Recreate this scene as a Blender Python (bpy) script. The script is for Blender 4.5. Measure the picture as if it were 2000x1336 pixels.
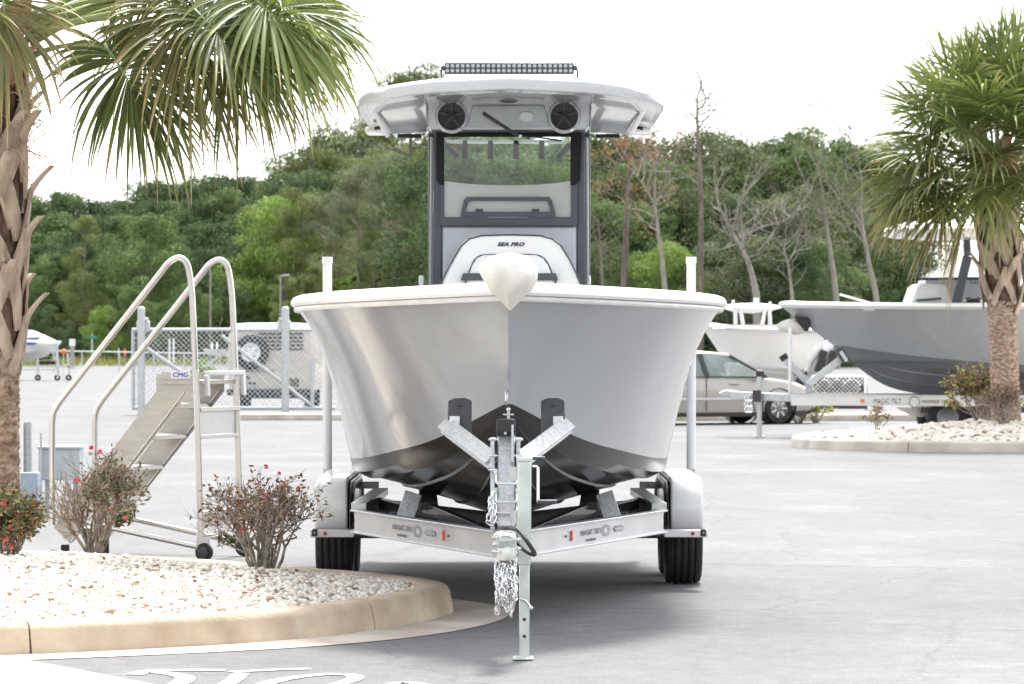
import bpy, bmesh, math, random
import numpy as np
from mathutils import Vector, Matrix, Euler

for o in list(bpy.data.objects):
    bpy.data.objects.remove(o)
sc = bpy.context.scene
COL = sc.collection
R = math.radians
# ------------------------------------------------------------------ camera, sky, sun, exposure
FPX, EYE = 7000.0, 1.65            # focal length in pixels of the 2000 px wide photograph, eye height
cd = bpy.data.cameras.new('camera'); cam = bpy.data.objects.new('camera', cd); COL.objects.link(cam)
cd.sensor_width = 36.0; cd.lens = 36.0 * FPX / 2000.0
cam.location = (0, 0, EYE); cam.rotation_euler = (R(90), 0, 0)
cd.clip_start = 0.5; cd.clip_end = 6000
cd.dof.use_dof = True; cd.dof.focus_distance = 21.5; cd.dof.aperture_fstop = 9.0
sc.camera = cam
SUN_EL, SUN_AZ = 62.0, 14.0        # azimuth measured from +Y towards +X: high, behind the boat, a little right
world = bpy.data.worlds.new("World"); sc.world = world; world.use_nodes = True
wn = world.node_tree; wn.nodes.clear()
sky = wn.nodes.new('ShaderNodeTexSky'); sky.sky_type = 'NISHITA'; sky.sun_disc = False
sky.sun_elevation = R(SUN_EL); sky.sun_rotation = R(SUN_AZ); sky.air_density = 1.0; sky.dust_density = 2.0; sky.ozone_density = 1.0
hs = wn.nodes.new('ShaderNodeHueSaturation'); hs.inputs['Saturation'].default_value = 0.15
bg = wn.nodes.new('ShaderNodeBackground'); bg.inputs['Strength'].default_value = 0.115
wo = wn.nodes.new('ShaderNodeOutputWorld')
wn.links.new(sky.outputs[0], hs.inputs['Color']); wn.links.new(hs.outputs[0], bg.inputs['Color']); wn.links.new(bg.outputs[0], wo.inputs[0])
sd = bpy.data.lights.new('sun', 'SUN'); sun = bpy.data.objects.new('sun', sd); COL.objects.link(sun)
sd.energy = 1.5; sd.angle = R(12.0); sd.color = (1.0, 0.965, 0.91)
sdir = Vector((math.sin(R(SUN_AZ)) * math.cos(R(SUN_EL)), math.cos(R(SUN_AZ)) * math.cos(R(SUN_EL)), math.sin(R(SUN_EL))))
sun.rotation_euler = sdir.to_track_quat('Z', 'Y').to_euler(); sun.location = (10, 30, 40)
sc.view_settings.view_transform = 'Standard'; sc.view_settings.look = 'None'
sc.view_settings.gamma = 1.0; sc.view_settings.use_curve_mapping = False
sc.view_settings.exposure = 2.05
sc.render.engine = 'CYCLES'
sc.cycles.use_denoising = True
sc.cycles.max_bounces = 8; sc.cycles.transparent_max_bounces = 24; sc.cycles.diffuse_bounces = 4; sc.cycles.glossy_bounces = 4
sc.cycles.caustics_reflective = False; sc.cycles.caustics_refractive = False
sc.cycles.sample_clamp_indirect = 6.0

def pt(px, py, d):                 # the point of the place that stands d metres away where the photograph shows it
    return Vector(((px - 1000.0) * d / FPX, d, EYE - (py - 668.0) * d / FPX))
def gp(px, py, z=0.0):             # a point of the ground
    d = (EYE - z) * FPX / (py - 668.0)
    return Vector(((px - 1000.0) * d / FPX, d, z))

# ------------------------------------------------------------------ materials
MATS = {}
def nd(nt, t, **kw):
    n = nt.nodes.new(t)
    for k, v in kw.items(): setattr(n, k, v)
    return n
def mat(name, col, rough=0.5, metal=0.0, var=0.08, scale=6.0, bump=0.0, bscale=40.0, coat=0.0, spec=0.5, col2=None, stretch=None, island=0.0, sub=0.0, detail=4.0, rvar=0.0, ramp=(0.35, 0.65)):
    if name in MATS: return MATS[name]
    m = bpy.data.materials.new(name); m.use_nodes = True; nt = m.node_tree; nt.nodes.clear()
    out = nd(nt, 'ShaderNodeOutputMaterial'); b = nd(nt, 'ShaderNodeBsdfPrincipled')
    nt.links.new(b.outputs[0], out.inputs[0])
    tc = nd(nt, 'ShaderNodeTexCoord'); mp = nd(nt, 'ShaderNodeMapping')
    nt.links.new(tc.outputs['Object'], mp.inputs[0])
    if stretch: mp.inputs['Scale'].default_value = stretch
    nz = nd(nt, 'ShaderNodeTexNoise'); nz.inputs['Scale'].default_value = scale; nz.inputs['Detail'].default_value = detail
    nt.links.new(mp.outputs[0], nz.inputs['Vector'])
    rp = nd(nt, 'ShaderNodeValToRGB')
    c = Vector(col); c2 = Vector(col2) if col2 else c * (1 + var); c1 = c if col2 else c * (1 - var)
    rp.color_ramp.elements[0].position = ramp[0]; rp.color_ramp.elements[1].position = ramp[1]
    rp.color_ramp.elements[0].color = (*c1, 1); rp.color_ramp.elements[1].color = (*[min(1, v) for v in c2], 1)
    nt.links.new(nz.outputs['Fac'], rp.inputs[0])
    last = rp.outputs[0]
    if island:
        ge = nd(nt, 'ShaderNodeNewGeometry'); hv = nd(nt, 'ShaderNodeHueSaturation')
        mr = nd(nt, 'ShaderNodeMapRange'); mr.inputs[3].default_value = 1 - island; mr.inputs[4].default_value = 1 + island
        nt.links.new(ge.outputs['Random Per Island'], mr.inputs[0]); nt.links.new(mr.outputs[0], hv.inputs['Value'])
        nt.links.new(last, hv.inputs['Color']); last = hv.outputs[0]
    nt.links.new(last, b.inputs['Base Color'])
    b.inputs['Roughness'].default_value = rough; b.inputs['Metallic'].default_value = metal
    b.inputs['Specular IOR Level'].default_value = spec
    if coat: b.inputs['Coat Weight'].default_value = coat; b.inputs['Coat Roughness'].default_value = 0.03
    if rvar:
        mr = nd(nt, 'ShaderNodeMapRange'); mr.inputs[3].default_value = max(0.02, rough - rvar); mr.inputs[4].default_value = rough + rvar
        nt.links.new(nz.outputs['Fac'], mr.inputs[0]); nt.links.new(mr.outputs[0], b.inputs['Roughness'])
    if bump:
        n2 = nd(nt, 'ShaderNodeTexNoise'); n2.inputs['Scale'].default_value = bscale; n2.inputs['Detail'].default_value = 6
        nt.links.new(mp.outputs[0], n2.inputs['Vector'])
        bp = nd(nt, 'ShaderNodeBump'); bp.inputs['Strength'].default_value = bump; bp.inputs['Distance'].default_value = 0.02
        nt.links.new(n2.outputs['Fac'], bp.inputs['Height']); nt.links.new(bp.outputs[0], b.inputs['Normal'])
        if coat: nt.links.new(bp.outputs[0], b.inputs['Coat Normal'])
    if sub:
        tr = nd(nt, 'ShaderNodeBsdfTranslucent'); mx = nd(nt, 'ShaderNodeMixShader'); mx.inputs[0].default_value = sub
        nt.links.new(last, tr.inputs[0]); nt.links.new(b.outputs[0], mx.inputs[1]); nt.links.new(tr.outputs[0], mx.inputs[2]); nt.links.new(mx.outputs[0], out.inputs[0])
    MATS[name] = m; return m
def glass_mat(name, tint, refl=0.12, haze=0.0, hcol=(0.8, 0.8, 0.8)):
    m = bpy.data.materials.new(name); m.use_nodes = True; nt = m.node_tree; nt.nodes.clear()
    out = nd(nt, 'ShaderNodeOutputMaterial'); t = nd(nt, 'ShaderNodeBsdfTransparent'); t.inputs[0].default_value = (*tint, 1)
    g = nd(nt, 'ShaderNodeBsdfGlossy'); g.inputs['Roughness'].default_value = 0.03
    fr = nd(nt, 'ShaderNodeFresnel'); fr.inputs[0].default_value = 1.5
    mx = nd(nt, 'ShaderNodeMixShader'); last = t.outputs[0]
    if haze:
        df = nd(nt, 'ShaderNodeBsdfDiffuse'); df.inputs[0].default_value = (*hcol, 1)
        m2 = nd(nt, 'ShaderNodeMixShader'); m2.inputs[0].default_value = haze
        nt.links.new(last, m2.inputs[1]); nt.links.new(df.outputs[0], m2.inputs[2]); last = m2.outputs[0]
    nt.links.new(fr.outputs[0], mx.inputs[0]); nt.links.new(last, mx.inputs[1]); nt.links.new(g.outputs[0], mx.inputs[2])
    nt.links.new(mx.outputs[0], out.inputs[0]); MATS[name] = m; return m

GEL = mat('grey_gelcoat', (0.345, 0.365, 0.395), 0.17, var=0.02, scale=1.5, coat=0.7, bump=0.055, bscale=16, stretch=(1, 1, .45))
GELB = mat('black_gelcoat', (0.008, 0.008, 0.009), 0.17, var=0.1, scale=3, spec=0.14, bump=0.02, bscale=7)
WHITE = mat('white_gelcoat', (0.8, 0.8, 0.79), 0.3, var=0.02, scale=2, coat=0.4)
SILV = mat('silver_gelcoat', (0.4, 0.41, 0.425), 0.18, var=0.02, scale=2, coat=0.8)
PALE = mat('pale_blue_gelcoat', (0.42, 0.45, 0.5), 0.3, var=0.02, coat=0.4)
CUSH = mat('white_vinyl', (0.76, 0.755, 0.74), 0.5, var=0.03, bump=0.08, bscale=60)
BLK = mat('black_rubber', (0.02, 0.02, 0.021), 0.6, var=0.2, bump=0.15, bscale=60)
TYRE = mat('tyre_rubber', (0.018, 0.018, 0.018), 0.75, var=0.3, scale=9, bump=0.3, bscale=90)
BLKM = mat('black_paint', (0.025, 0.026, 0.03), 0.3, var=0.1, coat=0.3)
SLATE = mat('slate_powder_coat', (0.055, 0.06, 0.075), 0.4, var=0.06)
PAD = mat('grey_guide_rubber', (0.06, 0.062, 0.064), 0.6, var=0.12, bump=0.1)
ALU = mat('aluminium_beam', (0.62, 0.62, 0.63), 0.38, 0.75, var=0.06, scale=2.5, bump=0.05, bscale=30, rvar=0.06)
GALV = mat('galvanised_steel', (0.5, 0.52, 0.53), 0.42, 0.55, var=0.16, scale=45, bump=0.06, bscale=90, rvar=0.1)
ZINC = mat('zinc_plated_steel', (0.6, 0.64, 0.6), 0.32, 0.6, var=0.08, scale=12, rvar=0.08)
STEEL = mat('brushed_stainless', (0.6, 0.58, 0.55), 0.3, 0.9, var=0.03, scale=3, rvar=0.04)
STEELP = mat('dull_aluminium_plate', (0.44, 0.41, 0.37), 0.45, 0.55, var=0.1, scale=5, stretch=(1, 1, 5), rvar=0.08)
CHR = mat('chrome', (0.7, 0.7, 0.7), 0.08, 1.0, var=0.02)
PVC = mat('white_pvc', (0.8, 0.8, 0.82), 0.35, var=0.02)
WPL = mat('white_fender_plastic', (0.82, 0.82, 0.82), 0.25, var=0.02, coat=0.4)
WRAP = mat('white_shrink_wrap', (0.78, 0.76, 0.70), 0.4, var=0.05, scale=12, bump=0.5, bscale=16, sub=0.15)
ORANGE = mat('orange_reflector', (0.9, 0.16, 0.02), 0.3, var=0.05)
REDL = mat('red_lens', (0.35, 0.02, 0.015), 0.2, var=0.1)
INK = mat('grey_decal_ink', (0.27, 0.28, 0.30), 0.5, var=0.15, scale=60)
INKD = mat('dark_decal_ink', (0.05, 0.05, 0.06), 0.5, var=0.05)
LENS = mat('led_lens', (0.36, 0.38, 0.4), 0.25, 0.3, var=0.05)
CONC = mat('tan_concrete', (0.44, 0.345, 0.245), 0.85, scale=3.2, bump=0.35, bscale=60, col2=(0.62, 0.525, 0.405), detail=8)
CONC2 = mat('pale_concrete', (0.46, 0.405, 0.34), 0.85, scale=2.5, bump=0.25, bscale=60, col2=(0.62, 0.565, 0.49), detail=8)
PAINT = mat('white_road_paint', (0.27, 0.27, 0.27), 0.7, scale=10, col2=(0.6, 0.6, 0.59), ramp=(.4, .6), bump=0.2)
GLASS = glass_mat('clear_glass', (0.86, 0.9, 0.88))
CARGL = glass_mat('car_glass', (0.62, 0.72, 0.7), haze=0.35, hcol=(0.6, 0.7, 0.69))
FILM = glass_mat('white_window_film', (0.95, 0.95, 0.95), haze=0.36, hcol=(0.85, 0.85, 0.85))
BARK = mat('brown_bark', (0.13, 0.105, 0.085), 0.9, scale=5, stretch=(1, 1, .25), col2=(0.24, 0.2, 0.17), bump=0.5, bscale=12)
PBARK = mat('pale_bark', (0.2, 0.18, 0.15), 0.9, scale=5, stretch=(1, 1, .25), col2=(0.36, 0.33, 0.28), bump=0.4, bscale=12)

# ------------------------------------------------------------------ mesh building
class MB:
    def __init__(s): s.v = []; s.f = []; s.mi = []; s.att = []
    def add(s, vs, fs, mi=0):
        o = len(s.v); s.v.extend([tuple(p) for p in vs]); s.f.extend([tuple(i + o for i in f) for f in fs]); s.mi.extend([mi] * len(fs)); return s
    def box(s, c, d, rot=None, mi=0, taper=1.0):
        c = Vector(c); h = Vector(d) / 2; vs = []
        for z in (-1, 1):
            k = taper if z > 0 else 1.0
            for x, y in ((-1, -1), (1, -1), (1, 1), (-1, 1)):
                p = Vector((x * h.x * k, y * h.y * k, z * h.z))
                if rot is not None: p = rot @ p
                vs.append(c + p)
        return s.add(vs, [(0, 3, 2, 1), (4, 5, 6, 7), (0, 1, 5, 4), (1, 2, 6, 5), (2, 3, 7, 6), (3, 0, 4, 7)], mi)
    def bar(s, a, b, w, h, up=(0, 0, 1), mi=0):      # rectangular bar from a to b, w across, h along up
        a = Vector(a); b = Vector(b); t = (b - a); L = t.length; t.normalize()
        u = Vector(up); x = t.cross(u)
        if x.length < 1e-4: x = t.cross(Vector((0, 1, 0)))
        x.normalize(); u = x.cross(t).normalized()
        vs = [p + x * (sx * w / 2) + u * (sy * h / 2) for p in (a, b) for sx, sy in ((-1, -1), (1, -1), (1, 1), (-1, 1))]
        return s.add(vs, [(0, 1, 2, 3), (7, 6, 5, 4), (0, 4, 5, 1), (1, 5, 6, 2), (2, 6, 7, 3), (3, 7, 4, 0)], mi)
    def tube(s, pts, r, n=10, mi=0, caps=True, closed=False):
        pts = [Vector(p) for p in pts]; N = len(pts)
        rs = r if isinstance(r, (list, tuple)) else [r] * N
        vs = []; fr = None
        for i, p in enumerate(pts):
            if closed: t = pts[(i + 1) % N] - pts[i - 1]
            else: t = pts[min(i + 1, N - 1)] - pts[max(i - 1, 0)]
            t.normalize()
            if fr is None:
                fr = t.orthogonal().normalized()
            else:
                fr = (fr - t * fr.dot(t))
                fr = fr.normalized() if fr.length > 1e-5 else t.orthogonal().normalized()
            bn = t.cross(fr)
            for k in range(n):
                a = 2 * math.pi * k / n
                vs.append(p + (fr * math.cos(a) + bn * math.sin(a)) * rs[i])
        fs = []
        for i in range(N if closed else N - 1):
            j = (i + 1) % N
            for k in range(n):
                k2 = (k + 1) % n
                fs.append((i * n + k, i * n + k2, j * n + k2, j * n + k))
        if caps and not closed:
            fs.append(tuple(reversed(range(n)))); fs.append(tuple((N - 1) * n + k for k in range(n)))
        return s.add(vs, fs, mi)
    def cyl(s, a, b, r, n=20, mi=0, r2=None): return s.tube([a, b], [r, r if r2 is None else r2], n, mi)
    def lathe(s, c, axis, prof, n=28, mi=0):         # prof: (radius, offset along axis)
        c = Vector(c); ax = Vector(axis).normalized(); u = ax.orthogonal().normalized(); w = ax.cross(u)
        vs = [c + ax * h + (u * math.cos(2 * math.pi * k / n) + w * math.sin(2 * math.pi * k / n)) * r for r, h in prof for k in range(n)]
        fs = [(i * n + k, i * n + (k + 1) % n, (i + 1) * n + (k + 1) % n, (i + 1) * n + k) for i in range(len(prof) - 1) for k in range(n)]
        return s.add(vs, fs, mi)
    def grid(s, rows, mi=0, flip=False, closed=False):
        m = len(rows[0]); vs = [p for r in rows for p in r]; fs = []
        for i in range(len(rows) - 1):
            for j in range(m if closed else m - 1):
                k = (j + 1) % m
                q = (i * m + j, i * m + k, (i + 1) * m + k, (i + 1) * m + j)
                fs.append(tuple(reversed(q)) if flip else q)
        return s.add(vs, fs, mi)
    def prism(s, poly, vec, mi=0):                   # 3D polygon swept along vec
        n = len(poly); vec = Vector(vec); a = [Vector(p) for p in poly]
        return s.add(a + [p + vec for p in a], [tuple(reversed(range(n))), tuple(range(n, 2 * n))] + [(i, (i + 1) % n, (i + 1) % n + n, i + n) for i in range(n)], mi)
    def ball(s, c, r, n=8, mi=0, sc=(1, 1, 1)):
        c = Vector(c); rows = []
        for i in range(n + 1):
            t = math.pi * i / n
            rows.append([c + Vector((math.sin(t) * math.cos(2 * math.pi * k / (2 * n)) * r * sc[0], math.sin(t) * math.sin(2 * math.pi * k / (2 * n)) * r * sc[1], math.cos(t) * r * sc[2])) for k in range(2 * n)])
        return s.grid(rows, mi, closed=True)
    def build(s, name, mats, parent=None, smooth=35, bevel=0.0, doubles=False, base=None):
        if not isinstance(mats, (list, tuple)): mats = [mats]
        pw = Vector((0, 0, 0)); q = parent
        while q is not None: pw += q.location; q = q.parent
        V = np.array(s.v, dtype=float)
        if parent is None:
            lo = V.min(0); hi = V.max(0)
            loc = Vector(base) if base is not None else Vector(((lo[0] + hi[0]) / 2, (lo[1] + hi[1]) / 2, lo[2]))
        else: loc = Vector(base) if base is not None else Vector((0, 0, 0)) + pw
        V = V - np.array(loc)
        me = bpy.data.meshes.new(name); me.from_pydata(V.tolist(), [], s.f)
        for m in mats: me.materials.append(m)
        if len(mats) > 1: me.polygons.foreach_set('material_index', s.mi)
        bm = bmesh.new(); bm.from_mesh(me)
        if doubles: bmesh.ops.remove_doubles(bm, verts=bm.verts, dist=0.0008)
        if doubles != 'keep': bmesh.ops.recalc_face_normals(bm, faces=bm.faces)
        bm.to_mesh(me); bm.free()
        if smooth:
            me.polygons.foreach_set('use_smooth', [True] * len(me.polygons)); me.set_sharp_from_angle(angle=R(smooth))
        ob = bpy.data.objects.new(name, me); COL.objects.link(ob)
        if parent is not None: ob.parent = parent; ob.location = loc - pw
        else: ob.location = loc
        if bevel:
            md = ob.modifiers.new('bevel', 'BEVEL'); md.width = bevel; md.segments = 2; md.limit_method = 'ANGLE'; md.angle_limit = R(40)
        return ob
def tag(o, label=None, cat=None, group=None, kind=None):
    if label: o['label'] = label
    if cat: o['category'] = cat
    if group: o['group'] = group
    if kind: o['kind'] = kind
    return o
def thing(name, loc, label, cat, group=None):
    o = bpy.data.objects.new(name, None); COL.objects.link(o); o.location = loc; o.empty_display_size = 0.2
    return tag(o, label, cat, group)
def child_of(o):
    return [c for c in bpy.data.objects if c.parent == o]
def copy_tree(o, kids, loc, rz=0, scale=(1, 1, 1)):
    c = o.copy(); COL.objects.link(c); c.location = loc; c.rotation_euler = (0, 0, rz); c.scale = scale
    for k in kids:
        d = k.copy(); COL.objects.link(d); d.parent = c
    return c
def inst(src, parent, loc, rot=(0, 0, 0), scale=(1, 1, 1)):   # another part that shares the mesh of src; loc relative to parent
    d = src.copy(); COL.objects.link(d); d.parent = parent; d.location = loc; d.rotation_euler = rot; d.scale = scale; return d
def text_obj(name, txt, M4, size, material, parent, shear=0.0, ext=0.0015, bold=0.0, sx=1.0):
    cu = bpy.data.curves.new(name, 'FONT'); cu.body = txt; cu.size = size; cu.shear = shear; cu.align_x = 'CENTER'; cu.align_y = 'CENTER'; cu.extrude = ext; cu.offset = bold
    cu.resolution_u = 2
    tmp = bpy.data.objects.new(name, cu); COL.objects.link(tmp)
    bpy.context.view_layer.update()
    me = bpy.data.meshes.new_from_object(tmp.evaluated_get(bpy.context.evaluated_depsgraph_get()))
    bpy.data.objects.remove(tmp)
    pw = Vector((0, 0, 0)); q = parent
    while q is not None: pw += q.location; q = q.parent
    me.transform(Matrix.Diagonal((sx, 1, 1, 1)))
    me.transform(Matrix.Translation(-pw) @ M4); me.materials.clear(); me.materials.append(material)
    ob = bpy.data.objects.new(name, me); COL.objects.link(ob); ob.parent = parent; return ob
def facing(loc, right, up):         # matrix of a flat sign: x along right, y along up
    r = Vector(right).normalized(); u = Vector(up); u = (u - r * u.dot(r)).normalized(); n = r.cross(u)
    return Matrix.Translation(loc) @ Matrix(((r.x, u.x, n.x, 0), (r.y, u.y, n.y, 0), (r.z, u.z, n.z, 0), (0, 0, 0, 1)))
def catmull(pts, k=8, closed=False):
    P = [Vector(p) for p in pts]; out = []; n = len(P)
    for i in range(n if closed else n - 1):
        p0 = P[(i - 1) % n] if closed or i > 0 else P[i] * 2 - P[i + 1]
        p1 = P[i]; p2 = P[(i + 1) % n]
        p3 = P[(i + 2) % n] if closed or i + 2 < n else p2 * 2 - p1
        for j in range(k):
            t = j / k
            out.append(0.5 * ((2 * p1) + (p2 - p0) * t + (2 * p0 - 5 * p1 + 4 * p2 - p3) * t * t + (3 * p1 - p0 - 3 * p2 + p3) * t ** 3))
    if not closed: out.append(P[-1])
    return out

# ------------------------------------------------------------------ ground
def asphalt_mat():
    m = bpy.data.materials.new('worn_asphalt'); m.use_nodes = True; nt = m.node_tree; b = nt.nodes['Principled BSDF']
    tc = nd(nt, 'ShaderNodeTexCoord')
    def noise(scale, det=6, rough=.6, st=None):
        n = nd(nt, 'ShaderNodeTexNoise'); n.inputs['Scale'].default_value = scale; n.inputs['Detail'].default_value = det; n.inputs['Roughness'].default_value = rough
        if st:
            mp = nd(nt, 'ShaderNodeMapping'); mp.inputs['Scale'].default_value = st; nt.links.new(tc.outputs['Object'], mp.inputs[0]); nt.links.new(mp.outputs[0], n.inputs['Vector'])
        else: nt.links.new(tc.outputs['Object'], n.inputs['Vector'])
        return n
    def ramp(src, stops):
        r = nd(nt, 'ShaderNodeValToRGB'); e = r.color_ramp.elements
        while len(e) < len(stops): e.new(0.5)
        for i, (p, c) in enumerate(stops): e[i].position = p; e[i].color = (c[0], c[1], c[2], 1)
        nt.links.new(src, r.inputs[0]); return r
    def mul(a, b_, fac=1.0, mode='MULTIPLY'):
        x = nd(nt, 'ShaderNodeMix', data_type='RGBA', blend_type=mode); x.inputs[0].default_value = fac
        nt.links.new(a, x.inputs[6]); nt.links.new(b_, x.inputs[7]); return x.outputs[2]
    big = ramp(noise(0.55, 7, .65, (1, .7, 1)).outputs[0], [(.3, (.145, .144, .147)), (.55, (.174, .173, .175)), (.75, (.228, .225, .222))])
    fine = ramp(noise(48, 4, .75).outputs[0], [(.34, (.74, .74, .76)), (.5, (1, 1, 1)), (.66, (1.16, 1.155, 1.15))])
    mid = ramp(noise(7, 8, .7).outputs[0], [(.3, (.84, .84, .86)), (.5, (1, 1, 1)), (.68, (1.14, 1.13, 1.12))])
    c = mul(mul(big.outputs[0], fine.outputs[0]), mid.outputs[0])
    vo = nd(nt, 'ShaderNodeTexVoronoi', feature='DISTANCE_TO_EDGE'); vo.inputs['Scale'].default_value = 0.33
    wz = noise(2.2, 5, .6); va = nd(nt, 'ShaderNodeVectorMath', operation='MULTIPLY_ADD'); va.inputs[1].default_value = (.45, .45, 0)
    nt.links.new(wz.outputs[1], va.inputs[0]); nt.links.new(tc.outputs['Object'], va.inputs[2]); nt.links.new(va.outputs[0], vo.inputs['Vector'])
    cr = ramp(vo.outputs['Distance'], [(0.0, (.62, .62, .63)), (.006, (1, 1, 1))])
    c = mul(c, cr.outputs[0], .55)
    st = ramp(noise(1.3, 4, .5, (1, .5, 1)).outputs[0], [(.68, (1, 1, 1)), (.78, (.82, .82, .83))]); c = mul(c, st.outputs[0])
    # pale scoured streaks and patches
    c = mul(c, ramp(noise(.8, 9, .68, (.8, .9, 1)).outputs[0], [(.56, (1, 1, 1)), (.68, (1.13, 1.125, 1.11))]).outputs[0])
    c = mul(c, ramp(noise(3.1, 6, .6, (1, .6, 1)).outputs[0], [(.24, (.78, .78, .79)), (.33, (1, 1, 1))]).outputs[0])
    nt.links.new(c, b.inputs['Base Color']); b.inputs['Roughness'].default_value = .88; b.inputs['Specular IOR Level'].default_value = .3
    bp = nd(nt, 'ShaderNodeBump'); bp.inputs['Strength'].default_value = .45; bp.inputs['Distance'].default_value = .006
    nt.links.new(noise(110, 4, .7).outputs[0], bp.inputs['Height']); nt.links.new(bp.outputs[0], b.inputs['Normal'])
    return m
ASPH = asphalt_mat()
g = MB(); g.add([(-1500, -1500, 0), (1500, -1500, 0), (1500, 2500, 0), (-1500, 2500, 0)], [(0, 1, 2, 3)])
tag(g.build('parking_lot', ASPH, smooth=0), kind='structure')
GRASS = mat('dry_green_grass', (0.10, 0.13, 0.035), 0.9, scale=.35, col2=(0.22, 0.24, 0.08), bump=0.5, bscale=8, detail=8)
g = MB(); g.add([(-300, 246, .02), (12, 246, .02), (60, 205, .02), (400, 200, .02), (900, 2400, .02), (-900, 2400, .02)], [(0, 1, 2, 3, 4, 5)])
tag(g.build('grass_field', GRASS, smooth=0), kind='structure')
g = MB(); rr = random.Random(3)
for i in range(9000):
    y = 247 + 90 * rr.random() ** 1.4; x = rr.uniform(-60, 14); h = rr.uniform(.25, .75); a = rr.uniform(0, math.pi); w = rr.uniform(.04, .12)
    dx, dy = math.cos(a) * w, math.sin(a) * w; lx, ly = rr.gauss(0, .15), rr.gauss(0, .15)
    g.add([(x - dx, y - dy, 0), (x + dx, y + dy, 0), (x + lx, y + ly, h)], [(0, 1, 2)])
GR2 = mat('grass_blades', (0.17, 0.19, 0.055), 0.8, scale=.3, col2=(0.3, 0.29, 0.11), island=.3, sub=.3)
tag(g.build('tall_grass', GR2, smooth=0), 'strip of tall yellow green grass beyond the parking lot', 'grass', kind='stuff')

# ------------------------------------------------------------------ kerbs, gutter, gravel beds
def offset_line(pts, d):
    out = []
    for i, p in enumerate(pts):
        t = (pts[min(i + 1, len(pts) - 1)] - pts[max(i - 1, 0)]).normalized()
        out.append(p + Vector((t.y, -t.x, 0)) * d)       # right-hand side of travel
    return out
def kerb(line, cuts, name, height=0.17, width=0.2, material=CONC):
    root = tag(bpy.data.objects.new(name, None), kind='structure'); COL.objects.link(root); root.location = line[0]
    # cross-section: (offset outwards, z)
    r = .055; prof = [(-width, -.05), (-width, height - .02)] + [(-width + .02, height)] + [(-r, height)] + \
        [(-r + r * math.sin(R(a)), height - r + r * math.cos(R(a))) for a in (25, 50, 75, 90)] + [(.018, .03), (.02, -.05)]
    cuts = [0] + cuts + [len(line) - 1]
    rj = random.Random(len(line))
    for a, b in zip(cuts[:-1], cuts[1:]):
        seg = [p.copy() for p in line[a:b + 1]]
        t = (seg[1] - seg[0]).normalized(); seg[0] += t * .006; t = (seg[-1] - seg[-2]).normalized(); seg[-1] -= t * .006
        rows = []
        for off, z in prof:
            rows.append([Vector((p.x, p.y, z + rj.gauss(0, .0015) * (z > 0))) for p in offset_line(seg, off)])
        m = MB(); m.grid(rows)
        n = len(seg)
        m.f.append(tuple(i * n for i in range(len(prof)))); m.mi.append(0)
        m.f.append(tuple(i * n + n - 1 for i in reversed(range(len(prof))))); m.mi.append(0)
        m.build('kerb_section', material, root, smooth=50)
    return root
isl = [(-9.5, 17.6), (-6.0, 18.05), (-4.0, 18.43), (-2.69, 18.85), (-1.67, 19.44), (-1.14, 19.95), (-.80, 20.5), (-.545, 21.1), (-.40, 21.65), (-.385, 22.05), (-.47, 22.4), (-.62, 22.7), (-.85, 23.05), (-1.2, 23.42), (-1.74, 24.1), (-2.2, 24.6), (-3.09, 25.2), (-3.8, 25.5), (-5.5, 25.9), (-9.5, 26.2)]
line1 = catmull([Vector((x, y, 0)) for x, y in isl], 8)
def nearest(line, x, y): return min(range(len(line)), key=lambda i: (line[i].x - x) ** 2 + (line[i].y - y) ** 2)
kerb(line1, [nearest(line1, -4.9, 18.2), nearest(line1, -2.62, 18.9), nearest(line1, -.80, 20.5), nearest(line1, -1.5, 23.8), nearest(line1, -4.4, 25.7)], 'kerb')
g = MB(); a = offset_line(line1, .01); b = offset_line(line1, .34)
for i in range(len(line1)):
    k = max(0, min(1, (line1[i].y - 19.0) / 3.0)); b[i] = line1[i] + (b[i] - line1[i]) * (1 + .35 * math.sin(math.pi * min(1, k)))
g.grid([[p + Vector((0, 0, .006)) for p in a], [p + Vector((0, 0, .004)) for p in b]])
tag(g.build('gutter', CONC2, smooth=0), kind='structure')
g = MB(); s0 = [gp(-400, 1240), gp(0, 1283), gp(30, 1288), gp(300, 1340), gp(420, 1370), gp(-100, 2400), gp(-1500, 2400)]
g.prism([p + Vector((0, 0, -.02)) for p in s0], (0, 0, .032))
tag(g.build('concrete_pavement', CONC2, smooth=0, bevel=.008), kind='structure')

def inside(poly, x, y):
    c = False; n = len(poly); j = n - 1
    for i in range(n):
        xi, yi, xj, yj = poly[i].x, poly[i].y, poly[j].x, poly[j].y
        if (yi > y) != (yj > y) and x < (xj - xi) * (y - yi) / (yj - yi) + xi: c = not c
        j = i
    return c
def edge_dist(poly, x, y): return min(math.hypot(p.x - x, p.y - y) for p in poly)
def ico():
    t = (1 + 5 ** .5) / 2
    v = np.array([(-1, t, 0), (1, t, 0), (-1, -t, 0), (1, -t, 0), (0, -1, t), (0, 1, t), (0, -1, -t), (0, 1, -t), (t, 0, -1), (t, 0, 1), (-t, 0, -1), (-t, 0, 1)], float)
    v /= np.linalg.norm(v[0])
    f = np.array([(0, 11, 5), (0, 5, 1), (0, 1, 7), (0, 7, 10), (0, 10, 11), (1, 5, 9), (5, 11, 4), (11, 10, 2), (10, 7, 6), (7, 1, 8), (3, 9, 4), (3, 4, 2), (3, 2, 6), (3, 6, 8), (3, 8, 9), (4, 9, 5), (2, 4, 11), (6, 2, 10), (8, 6, 7), (9, 8, 1)])
    return v, f
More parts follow.
